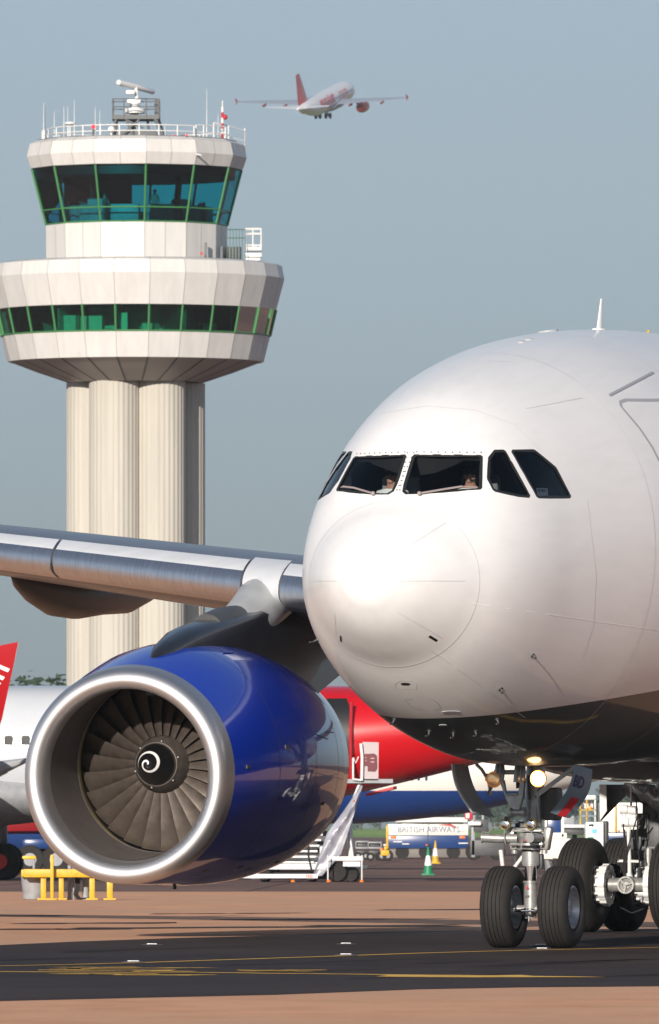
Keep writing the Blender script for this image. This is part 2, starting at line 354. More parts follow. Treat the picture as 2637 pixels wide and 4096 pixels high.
# ================================================================= THE BIG WHITE AIRLINER
TH = R(18.9); XN, D1 = 2.6, 142.0
air = thing('airliner', 'huge white airliner with blue engine filling the right side, nose turned towards the viewer', 'airliner', (XN, D1, 0), -TH)
MW = Matrix.Translation((XN, D1, 0)) @ Matrix.Rotation(-TH, 4, 'Z'); MI = MW.inverted()
T_ = [0, .04, .15, .35, .7, 1.1, 1.35, 1.72, 2.3, 3.0, 4.0, 5.2, 6.7, 8.5, 10.5, 14]
TOP = [-.68, -.5, -.33, -.13, .12, .36, .58, .96, 1.42, 1.787, 2.109, 2.385, 2.623, 2.779, 2.849, 2.87]
BOT = [-.68, -.862, -1.039, -1.245, -1.473, -1.686, -1.851, -2.052, -2.307, -2.522, -2.715, -2.844, -2.881, -2.864, -2.80, -2.80]
HW = [0, .22, .403, .613, .868, 1.104, 1.25, 1.41, 1.583, 1.734, 1.966, 2.245, 2.511, 2.684, 2.78, 2.82]
ZM = [-.68, -.66, -.65, -.64, -.63, -.62, -.6, -.55, -.45, -.35, -.22, -.1, -.03, 0, 0, 0]
TT = [1.1*(i/26)**2 for i in range(1, 27)]+[1.1+9.4*(i/62) for i in range(1, 63)]
NS = 96
def hull_ring(t, sc_=1., floor=None, cache={}):
    a, b, w_, z = [pchip(T_, q, [t])[0] for q in (TOP, BOT, HW, ZM)]
    out = []
    for k in range(NS):
        p = 2*math.pi*k/NS; c, s = math.cos(p), math.sin(p)
        zz = z+((a-z) if s > 0 else (z-b))*s*sc_
        if floor is not None: zz = max(zz, floor)
        out.append((w_*c*sc_, t-6.67, zz+ZC))
    return out
rings = [[(0.001*math.cos(2*math.pi*k/NS), -6.67, ZC-.68+.001*math.sin(2*math.pi*k/NS)) for k in range(NS)]]+[hull_ring(t) for t in TT]
for t, sx, zu, zd in [(14, 2.82, 2.87, -2.80), (36, 2.82, 2.87, -2.80), (42, 2.72, 2.85, -2.45), (47, 2.35, 2.8, -1.6), (52, 1.6, 2.65, -.35), (56, .85, 2.4, .8), (58, .35, 2.1, 1.4)]:
    rings.append([(sx*math.cos(2*math.pi*k/NS), t-6.67, ZC+(zu+zd)/2+(zu-zd)/2*math.sin(2*math.pi*k/NS)) for k in range(NS)])
hb = MB(); hb.loft(rings, True, True)
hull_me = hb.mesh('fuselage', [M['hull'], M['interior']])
BV = BVHTree.FromPolygons([v.co.copy() for v in hull_me.vertices], [tuple(p.vertices) for p in hull_me.polygons])
def ray(px, py):
    for k in range(40):
        h = ray0(px, py)
        if h[0] is not None: return h
        py += 2 if py < 2200 else -2; px += 1 if px < 1500 else 0
    return h
def ray0(px, py):
    o = MI @ Vector((0, 0, HC)); d = (MI.to_3x3() @ (P(px, py, 100)-Vector((0, 0, HC)))).normalized()
    h = BV.ray_cast(o, d); return h[0], h[1]
def near(p): h = BV.find_nearest(Vector(p)); return h[0], h[1]
Q6 = lambda l: [(1250+.7143*x, 1750+.7143*y) for x, y in l]
WIN = [Q6([(562, 108), (575, 97), (938, 100), (950, 108), (946, 280), (936, 289), (900, 291), (640, 313), (525, 316), (508, 300), (515, 262)]),
       Q6([(1020, 73), (1070, 72), (1082, 80), (1216, 322), (1210, 334), (1150, 328), (1025, 300), (1012, 290), (983, 232), (982, 222), (988, 115)]),
       Q6([(1124, 71), (1240, 71), (1252, 77), (1360, 166), (1369, 180), (1445, 325), (1438, 337), (1270, 337), (1256, 328), (1119, 84)])]
def dens(poly, n):
    out = []
    for i, a in enumerate(poly):
        b = poly[(i+1) % len(poly)]
        for k in range(n): out.append((a[0]+(b[0]-a[0])*k/n, a[1]+(b[1]-a[1])*k/n))
    return out
wins = []
for wpoly in WIN:
    pts = [ray(*p)[0] for p in dens(wpoly, 3)]
    for sg in (1, -1): wins.append([Vector((p.x*sg, p.y, p.z)) for p in pts])
cut = MB()
inner = [hull_ring(t, .93, -.62) for t in [1.95, 2.05, 2.2, 2.4, 2.7, 3.1, 3.6, 4.2]]
cb = MB(); cb.loft([[(x, y, z) for x, y, z in r] for r in inner], True, True)
cav_me = cb.mesh('cav', [M['interior']], 0)
def avg(ps): return sum(ps, Vector())/len(ps)
frames = MB(); panes = []; 
win_cut = MB()
for ps in wins:
    c = avg(ps); n = avg([near(p)[1] for p in ps]).normalized()
    if n.dot(c-Vector((0, c.y+2, ZC))) < 0: n = -n
    m_ = len(ps); out = [p+n*.2 for p in ps]; inn = [c+(p-c)*1.0-n*.75 for p in ps]
    if ps[0].x*n.x < 0 and abs(n.x) > .5: pass
    o = len(win_cut.v); win_cut.v += out+inn
    cen = avg(out); cin = avg(inn); win_cut.v += [cen, cin]
    for k in range(m_):
        k2 = (k+1) % m_
        win_cut.f += [(o+k, o+k2, o+m_+k2, o+m_+k), (o+2*m_, o+k2, o+k), (o+2*m_+1, o+m_+k, o+m_+k2)]; win_cut.m += [0]*3
    # glass pane 12 mm below the skin, curved with it
    mb = MB(); inset = [near(p)[0]-n*.012 for p in ps]; mid = [near(c+(p-c)*.5)[0]-n*.012 for p in ps]; cc = near(c)[0]-n*.012
    mb.v = inset+mid+[cc]
    for k in range(m_):
        k2 = (k+1) % m_; mb.f += [(k, k2, m_+k2, m_+k), (m_+k, m_+k2, 2*m_)]; mb.m += [0, 0]
    panes.append(mb)
    # rubber seal around the pane
    sb = MB(); r1 = [near(c+(p-c)*(1-.032/max(.1, (p-c).length)))[0]+n*-.004 for p in ps]; r2 = [near(p)[0]+near(p)[1]*.003 for p in ps]
    r3 = [near(p+(p-c).normalized()*.012)[0]+near(p)[1]*.004 for p in ps]; r4 = [near(p+(p-c).normalized()*.016)[0]-near(p)[1]*.003 for p in ps]
    sb.loft([r1, r2, r3, r4], True, False); panes[-1].seal = sb
win_me = win_cut.mesh('wincut', [M['interior']], 0); 
o1 = bpy.data.objects.new('c1', cav_me); COL.objects.link(o1)
o2s = []
# one cutter object per window keeps the boolean clean
nper = [len(ps)*2+2 for ps in wins]; off = 0
for i, ps in enumerate(wins):
    mbx = MB(); mbx.v = win_cut.v[off:off+nper[i]]; k = len(ps)*3; mbx.f = [tuple(q-off for q in f) for f in win_cut.f if off <= f[0] < off+nper[i]]; mbx.m = [0]*len(mbx.f); off += nper[i]
    oo = bpy.data.objects.new('c', mbx.mesh('c', [M['interior']], 0)); COL.objects.link(oo); o2s.append(oo)
def mods(o):
    for q in [o1]+o2s:
        m_ = o.modifiers.new('b', 'BOOLEAN'); m_.operation = 'DIFFERENCE'; m_.object = q; m_.solver = 'EXACT'
hull_cut = baked('fuselage', hull_me, mods)
for q in [o1]+o2s: bpy.data.objects.remove(q, do_unlink=True)
# custom normals: outer skin keeps the uncut surface's smooth normals, cut walls get the dark lining
ref_n = [v.normal.copy() for v in hull_me.vertices]; ref_p = [tuple(p.vertices) for p in hull_me.polygons]; ref_v = [v.co.copy() for v in hull_me.vertices]
def smooth_n(p):
    loc, nn, idx, dist = BV.find_nearest(p)
    vs_ = ref_p[idx]; wsum = Vector()
    for vi in vs_: wsum += ref_n[vi]/(1e-4+(ref_v[vi]-p).length)
    return wsum.normalized(), dist
cache = [smooth_n(v.co) for v in hull_cut.vertices]; nl = [Vector((0, 0, 1))]*len(hull_cut.loops)
for p in hull_cut.polygons:
    outer = sorted(cache[vi][1] for vi in p.vertices)[len(p.vertices)//2] < 1.5e-3 and p.normal.dot(cache[p.vertices[0]][0]) > .5
    p.use_smooth = True; p.material_index = 0 if outer else 1
    for li, vi in zip(p.loop_indices, p.vertices): nl[li] = cache[vi][0] if outer else p.normal.copy()
if len(hull_cut.materials) < 2:
    hull_cut.materials.clear(); hull_cut.materials.append(M['hull']); hull_cut.materials.append(M['interior'])
hull_cut.normals_split_custom_set(nl)
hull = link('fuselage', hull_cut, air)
for i, mb in enumerate(panes):
    pn = part('windshield' if i < 2 else 'cockpit_window', mb, M['glass'], hull, 60)
    part('seal', mb.seal, M['seal'], pn, 60)

def strip(pts, wid, off=.003, mb=None, closed=False, px=True, dn=1):
    mb = mb or MB(); ps = []
    if px and dn > 1:
        q = []
        for i in range(len(pts)-1):
            for k in range(dn): q.append((pts[i][0]+(pts[i+1][0]-pts[i][0])*k/dn, pts[i][1]+(pts[i+1][1]-pts[i][1])*k/dn))
        pts = q+[pts[-1]]
    for p in pts:
        h, n = ray(*p) if px else near(p)
        if h is None: continue
        if n.dot(h-Vector((0, h.y+1.5, ZC-.3))) < 0: n = -n
        ps.append((h+n*off, n))
    L_, R_ = [], []
    m_ = len(ps)
    for i, (p, n) in enumerate(ps):
        d = ps[(i+1) % m_ if closed else min(i+1, m_-1)][0]-ps[(i-1) % m_ if closed else max(i-1, 0)][0]; s = d.cross(n).normalized()*wid/2
        L_.append(p+s); R_.append(p-s)
    for i in range(m_ if closed else m_-1): j = (i+1) % m_; mb.add([L_[i], L_[j], R_[j], R_[i]], [(0, 1, 2, 3)])
    return mb
# radome joint (a real ring round the nose), frame joints, door outline, scuffs
r_ = hull_ring(1.1); part('radome_joint', strip([tuple(p) for p in r_], .011, .004, closed=True, px=False), M['faint'], hull, 0)
sm = MB()
for t in (4.9, 7.2, 9.2): strip([tuple(p) for p in hull_ring(t)], .008, .006, sm, True, False)
part('skin_joint', sm, M['faint'], hull, 0)
for q_ in ([(1590, 2324), (1862, 2324)], [(1590, 2448), (1770, 2552)], [(1340, 2450), (1346, 2540)], [(1255, 2324), (1350, 2324)], [(1612, 2200), (1785, 2090)], [(2105, 1635), (2330, 1592)], [(1960, 1445), (2040, 1448)], [(2340, 1365), (2410, 1385)]): part('lightning_strip', strip(q_, .008, .004, dn=6), M['faint'], hull, 0)
for q_ in ([(1500, 1660), (1700, 1625), (1900, 1640), (2060, 1700), (2160, 1800)], [(1725, 2600), (2100, 2870)], [(2350, 2000), (2385, 2300), (2375, 2500), (2330, 2640)]): part('skin_seam', strip(q_, .008, .004, dn=6), M['faint'], hull, 0)
part('cabin_door_outline', strip([(2750, 1600), (2600, 1601), (2505, 1600), (2482, 1608), (2484, 1625), (2560, 1715), (2610, 1790), (2640, 1850), (2690, 2000)], .05, .003, dn=3), M['line'], hull, 0)
part('drain_strake', strip([(2436, 1583), (2612, 1491)], .035, .012, dn=4), M['line'], hull, 0)
sm = MB(); strip([(1880, 2412), (2200, 2458), (2500, 2502), (2637, 2520)], .014, .003, sm, dn=4); part('paint_scuff', sm, mat('scuff', (.86, .86, .86), .3), hull, 0)
bolts = MB()
for a, b, n in [((1630, 1812), (1600, 1960), 9), ((1668, 1808), (1925, 1810), 10), ((1622, 1812), (1592, 1960), 0)]:
    for k in range(n):
        h, nn = ray(a[0]+(b[0]-a[0])*k/max(1, n-1), a[1]+(b[1]-a[1])*k/max(1, n-1))
        if nn.y > 0: nn = -nn
        bolts.cyl(h, h+nn*.004, .0115, n=8); 
        bolts.cyl((-h.x, h.y, h.z), Vector((-h.x, h.y, h.z))+Vector((-nn.x, nn.y, nn.z))*.004, .0115, n=8)
part('frame_bolts', bolts, mat('bolt_heads', (.25, .21, .17), .5, metal=.4), hull)
def wiper(pts, sg):
    mb = MB(); P3 = []
    for i, p in enumerate(pts):
        h, n = ray(*p); n = -n if n.y > 0 else n
        P3.append((Vector((h.x*sg, h.y, h.z))+Vector((n.x*sg, n.y, n.z))*.035))
    mb.tube(P3[:3], .013, 6); mb.tube(P3[1:], .007, 6); mb.sph(P3[0], .028, 6)
    return part('wiper', mb, mat('wiper_grey', (.30, .25, .25), .5), hull)
wq = Q6([(600, 325), (740, 300), (835, 284), (920, 288)])
wiper(wq, 1)
wq2 = Q6([(345, 325), (240, 292), (180, 285), (170, 290)])
wiper(wq2, 1)
# small markings and probes under the nose
part('intake_vent', strip([(1582, 2733), (1600, 2722), (1650, 2722), (1668, 2733), (1665, 2755), (1600, 2757), (1582, 2748)], .01, .004, closed=True), M['white'], hull, 0)
def blob(px, py, wx, wz, m, name='vent_hole', d=.012):
    h, n = ray(px, py)
    if n.dot(h-Vector((0, h.y+1.5, ZC-.3))) < 0: n = -n
    u = n.cross(Vector((0, 0, 1))).normalized(); v = u.cross(n); mb = MB(); k = 16
    mb.prism([h+n*d*.5+u*math.cos(2*math.pi*i/k)*wx+v*math.sin(2*math.pi*i/k)*wz for i in range(k)], -n*d); return part(name, mb, m, hull)
blob(1622, 2735, .06, .025, M['black'])
blob(1805, 2848, .12, .035, M['line'], 'access_patch'); blob(1772, 2900, .05, .02, M['line'], 'access_patch')
mb = MB(); strip([(1620, 2800), (1640, 2796), (1730, 2797), (1755, 2815), (1765, 2832), (1750, 2838), (1680, 2838), (1650, 2828)], .008, .003, mb, closed=True); part('access_panel_outline', mb, M['line'], hull, 0)
part('static_port', strip([(1717, 2544), (1748, 2563)], .035, .004), M['black'], hull, 0)
part('static_port', strip([(1364, 2543), (1365, 2566)], .03, .004), M['black'], hull, 0)
def probe(px, py, ln=.16, up=.0, name='pitot_probe'):
    h, n = ray(px, py)
    if n.dot(h-Vector((0, h.y+1.5, ZC-.3))) < 0: n = -n
    mb = MB(); mb.cyl(h-n*.01, h+n*.008, .032, n=14); a = h+n*.07
    mb.tube([h, h+n*.05+Vector((0, .0, 0)), a+Vector((0, -.03, 0)), a+Vector((0, -ln*.7, 0))], [.014, .011, .010, .007], 8); return part(name, mb, M['dark'], hull)
for p in [(2131, 2622), (2003, 2756), (1241, 2618), (1578, 2877), (1988, 2877), (1717, 2923), (1902, 2923)]: probe(*p)
probe(1813, 2930); 
# roof fittings
def aerial(px, base_y, h_, ch, m, name):
    s_ = (((px-CX)*145/F)-XN)/math.sin(TH); s_ = s_; z = near((0, s_, ZC+3.2))[0].z
    mb = MB(); rr = []
    for k, (f, c, x) in enumerate([(0, ch, 0), (.5, ch*.62, ch*.35), (1., ch*.3, ch*.7)]):
        rr.append([(.035*(1-f*.6)*math.cos(a)*1.0, s_+x+c*.5+c*.5*math.sin(a), z-.02+h_*f) for a in [2*math.pi*i/14 for i in range(14)]])
    mb.loft(rr); mb.prism([(.09*math.cos(a), s_+ch*.5+ch*.8*math.sin(a), z-.01) for a in [2*math.pi*i/16 for i in range(16)]], (0, 0, .025))
    return part(name, mb, m, hull)
aerial(2385, 1318, .43, .24, M['white'], 'blade_antenna'); aerial(2604, 1335, .075, .06, M['yellow'], 'roof_beacon')
mb = MB(); h, n = near((-.3, 1.5, 8.1)); mb.cyl(h-n*.01, h+n*.02, .14, n=20); part('roof_hatch', mb, M['line'], hull)
for p in [(2085, 1369), (2115, 1358)]: blob(*p, .05, .03, M['line'], 'roof_vent', .03)

# cabin windows and second door line further aft
mb = MB()
for k in range(30):
    y = 9+k*.53+.3
    for sg in (1, -1):
        mb.prism([(sg*2.80, y+.11*math.cos(a), ZC+.42+.16*math.sin(a)) for a in [2*math.pi*i/14 for i in range(14)]], (sg*.022, 0, 0))
cw = part('cabin_windows', mb, M['black'], hull); cw['kind'] = 'stuff'
# belly fairing
fr = []
for s_, w_, zb, zt in [(6.6, 1.2, 2.42, 2.7), (7.6, 2.3, 2.27, 3.0), (8.8, 3.0, 2.17, 3.5), (10.2, 3.35, 2.13, 4.0), (12.5, 3.45, 2.11, 4.3), (22, 3.45, 2.11, 4.3), (26, 2.9, 2.2, 4.0), (30, 1.8, 2.6, 3.4)]:
    rr = []
    for k in range(40):
        a = 2*math.pi*k/40; c, s = math.cos(a), math.sin(a); rr.append((w_*math.copysign(abs(c)**.5, c), s_, (zb+zt)/2+(zt-zb)/2*math.copysign(abs(s)**.5, s)))
    fr.append(rr)
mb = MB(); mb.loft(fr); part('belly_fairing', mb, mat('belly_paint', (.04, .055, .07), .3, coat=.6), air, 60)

# ---- cockpit interior and crew
mb = MB(); mb.box((0, -5.02+.35, ZC+.30), (2.1, .75, .14), bev=.05); mb.box((0, -4.75, ZC-.05), (2.0, .3, .6), bev=.03); mb.box((0, -4.1, ZC-.35), (.5, 1.3, .5), bev=.04)
part('instrument_panel', mb, M['dark'], air)
for x in (.52, -.52):
    mb = MB(); mb.box((x, -3.72, ZC+.25), (.5, .14, .95), bev=.05); mb.box((x, -3.95, ZC-.2), (.5, .5, .14), bev=.05); mb.box((x, -3.68, ZC+.82), (.28, .11, .24), bev=.04); mb.cyl((x, -3.9, ZC-.6), (x, -3.9, ZC-.2), .09)
    part('pilot_seat', mb, M['grey'] if x < 0 else M['dark'], air)
def person(name, label, loc, rzv, pose, top, trouser, group=None, hair=True, cap=None, lod=2):
    J = {'pel': (0, 0, 0, .13), 'sp': (0, .01, .22, .125), 'ch': (0, 0, .42, .145), 'nk': (0, 0, .55, .055), 'hd': (0, -.015, .66, .078), 'ht': (0, -.01, .75, .082)}
    E_ = [('pel', 'sp'), ('sp', 'ch'), ('ch', 'nk'), ('nk', 'hd'), ('hd', 'ht')]
    for s, q in ((1, 'l'), (-1, 'r')):
        J['sh'+q] = (.18*s, 0, .47, .062); E_.append(('ch', 'sh'+q)); J['hp'+q] = (.10*s, 0, -.04, .095); E_.append(('pel', 'hp'+q))
        if pose == 'sit':
            J['el'+q] = (.24*s, -.10, .20, .042); J['wr'+q] = (.20*s, -.36, .22, .028)
            J['kn'+q] = (.13*s, -.44, .0, .06); J['an'+q] = (.12*s, -.52, -.42, .04); J['to'+q] = (.12*s, -.68, -.46, .035)
        else:
            J['el'+q] = (.23*s, .02, .18, .042); J['wr'+q] = (.22*s, -.12, -.02, .028)
            J['kn'+q] = (.10*s, -.01, -.46, .06); J['an'+q] = (.10*s, .01, -.88, .042); J['to'+q] = (.11*s, -.15, -.92, .035)
        E_ += [('sh'+q, 'el'+q), ('el'+q, 'wr'+q), ('hp'+q, 'kn'+q), ('kn'+q, 'an'+q), ('an'+q, 'to'+q)]
        wx, wy, wz, _ = J['wr'+q]; J['pa'+q] = (wx, wy-.07, wz-.01, .030); E_.append(('wr'+q, 'pa'+q))
        for f in range(4):
            J['f%d%s' % (f, q)] = (wx+(f-1.5)*.02*s, wy-.13-.01*(f in (1, 2)), wz-.035, .009); E_.append(('pa'+q, 'f%d%s' % (f, q)))
        J['th'+q] = (wx-.05*s, wy-.09, wz-.01, .010); E_.append(('pa'+q, 'th'+q))
    ks = list(J); me = bpy.data.meshes.new('b'); me.from_pydata([J[k][:3] for k in ks], [(ks.index(a), ks.index(b)) for a, b in E_], [])
    def md(o):
        sk_ = o.modifiers.new('s', 'SKIN'); 
        for i, k in enumerate(ks):
            v = o.data.skin_vertices[0].data[i]; v.radius = (J[k][3], J[k][3]); v.use_root = (k == 'pel')
        sb = o.modifiers.new('u', 'SUBSURF'); sb.levels = lod; sb.render_levels = lod
    if not me.skin_vertices: 
        bm = bmesh.new(); bm.from_mesh(me); bm.verts.layers.skin.verify(); bm.to_mesh(me); bm.free()
    bme = baked('body', me, md)
    # face: nose, ears, brow and jaw joined into the same mesh
    bm = bmesh.new(); bm.from_mesh(bme)
    for c, r, s3 in [((0, -.105, .685), .022, (.8, 1, 1.4)), ((.083, -.005, .69), .024, (.4, .8, 1.2)), ((-.083, -.005, .69), .024, (.4, .8, 1.2)), ((0, -.075, .625), .035, (1.1, .8, .8)), ((0, -.088, .645), .016, (1.6, .6, .5))]:
        ret = bmesh.ops.create_uvsphere(bm, u_segments=12, v_segments=8, radius=r)
        for v in ret['verts']: v.co = Vector((v.co.x*s3[0]+c[0], v.co.y*s3[1]+c[1], v.co.z*s3[2]+c[2]))
    for f in bm.faces: f.smooth = True; f.material_index = 0
    bm.to_mesh(bme); bm.free()
    bme.materials.clear()
    for m_ in (M['skin'], top, trouser, M['black']): bme.materials.append(m_)
    for p in bme.polygons:
        c = p.center
        p.material_index = 0 if c.z > .535 or c.y < J['wrl'][1]+.01 and abs(c.x) > .12 and c.z > -.2 and pose == 'sit' and c.z > .1 else (1 if c.z > -.02 and not (pose == 'sit' and c.z < .07 and c.y < -.08) else 2)
    root = tag(link(name, bme, None, loc, (0, 0, rzv)), label, 'person', group)
    hm = MB(); hm.sph((0, .012, .742), .098, 10, sc_=(.98, 1., .86)); hm.sph((0, .05, .69), .075, 8, sc_=(1, .8, 1.1))
    part('hair', hm, M['hair'], root)
    em = MB()
    for s in (1, -1): em.sph((.032*s, -.078, .705), .013, 6)
    part('eyes', em, M['black'], root)
    return root
pw = MW @ Vector((.50, -4.08, 5.2+.02)); pilot = person('person', 'pilot in white shirt and headset behind the right-hand windshield', pw, -TH+R(8), 'sit', M['shirt'], M['dark'])
hm = MB(); hm.tube([(-.09, 0, .7), (-.095, 0, .80), (0, 0, .85), (.095, 0, .80), (.09, 0, .7)], .012, 6); hm.sph((.098, 0, .69), .035, 8, sc_=(.5, 1, 1)); hm.sph((-.098, 0, .69), .035, 8, sc_=(.5, 1, 1)); hm.tube([(.1, 0, .67), (.08, -.08, .63), (.02, -.115, .635)], .008, 6); hm.sph((.02, -.118, .637), .017, 6)
part('headset', hm, M['black'], pilot)
pw2 = MW @ Vector((-.50, -4.15, 5.2+.02)); person('person', 'pilot half hidden in the dark behind the left-hand windshield', pw2, -TH-R(5), 'sit', M['shirt'], M['dark'])
sg = part('cabin_notice', MB().box((0, 0, 0), (.19, .004, .13)), M['offwhite'], air, 0)
h, n = ray(1250+.7143*1312, 1750+.7143*300); n = -n if n.x < 0 else n
c = h-n*.07; sg.location = c; sg.rotation_euler = (R(-8), 0, R(62))
tm = text_mb('SORRY', .05, .001, .001, align='CENTER'); tm.xf(Matrix.Translation((0, -.004, .018)) @ Matrix.Rotation(R(90), 4, 'X')); part('notice_lettering', tm, M['text_navy'], sg, 0)

# ---- wings
WS = [(1.5, 8.2), (2.82, 12.1), (6, 14.12), (9.37, 16.2), (13.45, 18.74), (17, 20.94), (21, 23.42), (25, 25.9), (28.6, 28.13)]
def wing_c(r):      # leading edge s, z, chord, thickness
    s = 10.35+.62*r if r > 2 else 8.5+.62*r+1.2
    z = 5.0+(r-9.37)*.113
    c = 10.6-(10.6-7.6)*(r-2.82)/6.55 if r < 9.37 else 7.6-(7.6-2.4)*(r-9.37)/19.2
    return s, z, c
def airfoil(u, up, c, r):
    t = .135 if r < 6 else .115
    y = 5*t*(.2969*math.sqrt(u)-.126*u-.3516*u*u+.2843*u**3-.1036*u**4)
    return c*(y*1.27+.014*math.sin(math.pi*u)) if up else -c*y*.78
TW = R(-3.2)
def wpt(r, u, up, off=0.):
    s, z, c = wing_c(r); a = u*c; h = airfoil(u, up, c, r)
    tw = R(4.6-4.5*r/29); return Vector((-r, s+a, z+h-a*math.sin(tw)+(off if up else -off)))
US = [0, .002, .006, .012, .022, .035, .055, .08, .11, .15, .2, .27, .35, .45, .55, .65, .75, .85, .93, 1.]
def wing(sg):
    rs = [1.5, 2.82, 4.5, 6, 8, 9.37, 11, 13, 15, 17.5, 20, 23, 26, 28.6, 29.3]
    mb = MB(); rings = []
    for r in rs:
        ring = [wpt(r, u, True) for u in US[::-1]]+[wpt(r, u, False) for u in US[1:]]
        rings.append([(p.x*-sg if sg > 0 else p.x, p.y, p.z) for p in ring])
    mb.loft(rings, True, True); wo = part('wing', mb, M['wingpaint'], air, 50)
    def shell(r0, r1, uu, ul, dz, dy, dr, nm, mi_split, m0, m1, n=6):
        mb = MB(); rings = []
        for i in range(n+1):
            r = r0+(r1-r0)*i/n; ring = []
            loc_us = [u for u in US if u < uu]+[uu]; loc_ul = [u for u in US if u < ul]+[ul]; c = wing_c(r)[2]; le = wpt(r, 0, True)
            outp = [wpt(r, u, True) for u in loc_us[::-1]]+[wpt(r, u, False) for u in loc_ul[1:]]
            ctr = wpt(r, uu, True)
            o2 = []
            for p in outp:
                d = p-le; q = le+Vector((0, d.y*1.0-dy, d.z*1.06+(.018 if d.z > 0 else -.018)-.0)); a = dr; e_ = q-ctr; q = ctr+Vector((0, e_.y*math.cos(a)-e_.z*math.sin(a), e_.y*math.sin(a)+e_.z*math.cos(a)))+Vector((0, 0, .02-dz)); o2.append(q)
            inn = [p+Vector((0, .05, -.02 if k < len(loc_us)-1 else .03)) for k, p in enumerate(o2)][::-1]
            ring = o2+inn; nu = len(loc_us); split = sum(1 for u in loc_us if u >= mi_split)-1
            rings.append([(p.x*-sg if sg > 0 else p.x, p.y, p.z) for p in ring])
        mb.loft(rings, True, True, 0, mf=lambda i, k: 1 if k < split else 0)
        return part(nm, mb, [m0, m1], wo, 45)
    for a, b in ((3.2, 8.92), (9.70, 13.43), (13.49, 17.6), (17.66, 21.8), (21.86, 25.2), (25.26, 28.5)):
        shell(a, b, .066, .05, .02, .10, R(4), 'slat', .02, M['slat'], M['winglight'])
    shell(8.96, 9.66, .08, .06, .015, .06, R(2), 'fixed_leading_edge', .25, M['winglight'], M['winglight'], 3)
    for r, s1, L_, dp, wd in ((15.25, 21.7, 6.7, .62, .36), (20.5, 25.3, 5.2, .5, .3)):
        rr = []
        for t, w_, d in [(0, .02, .02), (.05, .3, .28), (.15, .62, .6), (.28, .88, .9), (.42, 1., 1.), (.58, .97, .96), (.75, .8, .82), (.9, .5, .5), (1, .03, .05)]:
            s = s1+L_*t; c = wing_c(r); u = min(1, max(0, (s-c[0])/c[2])); zt = wpt(r, min(.98, u), False).z+.10
            if s > c[0]+c[2]*.98: zt = wpt(r, .98, False).z+.05
            zb = zt-.10-dp*d
            rr.append([((-r+wd*w_*math.cos(a))*(-sg if sg > 0 else 1), s, (zt+zb)/2+(zt-zb)/2*math.sin(a)) for a in [2*math.pi*k/22 for k in range(22)]])
        mb = MB(); mb.loft(rr); part('flap_fairing', mb, M['fairing'], wo, 50)
    return wo
wing(-1); wing(1)

# ---- engines
EX, EY, EZ = -9.52, 10.85, 2.28
LIPP = [(1.5, 1.205), (.9, 1.20), (.6, 1.200), (.4, 1.205)]+[(.24*(1-math.sin(math.pi*k/18)**.85), 1.365-.155*math.cos(math.pi*k/18)) for k in range(1, 18)]+[(.30, 1.523), (.38, 1.53)]
COWL = [(.38, 1.53), (.6, 1.563), (1., 1.61), (1.5, 1.655), (2, 1.685), (2.6, 1.70), (3.2, 1.695), (3.8, 1.665), (4.4, 1.61), (4.9, 1.545), (5.3, 1.475)]
COWL2 = [(5.3, 1.475), (5.6, 1.415), (5.75, 1.385), (5.75, 1.33)]
def ecen(s): return (0, s, -.03+.18*min(1, s/1.6)+.03*min(1, max(0, (s-1.2)/2)))
def elathe(prof, n=96, **k):
    mb = MB(); rr = []
    for s, r in prof:
        c = ecen(s); rr.append([(c[0]+r*math.cos(2*math.pi*i/n), s, c[2]+r*math.sin(2*math.pi*i/n)*(1.0+.02*min(1, s/2))) for i in range(n)])
    return mb.loft(rr, True, False, **k)
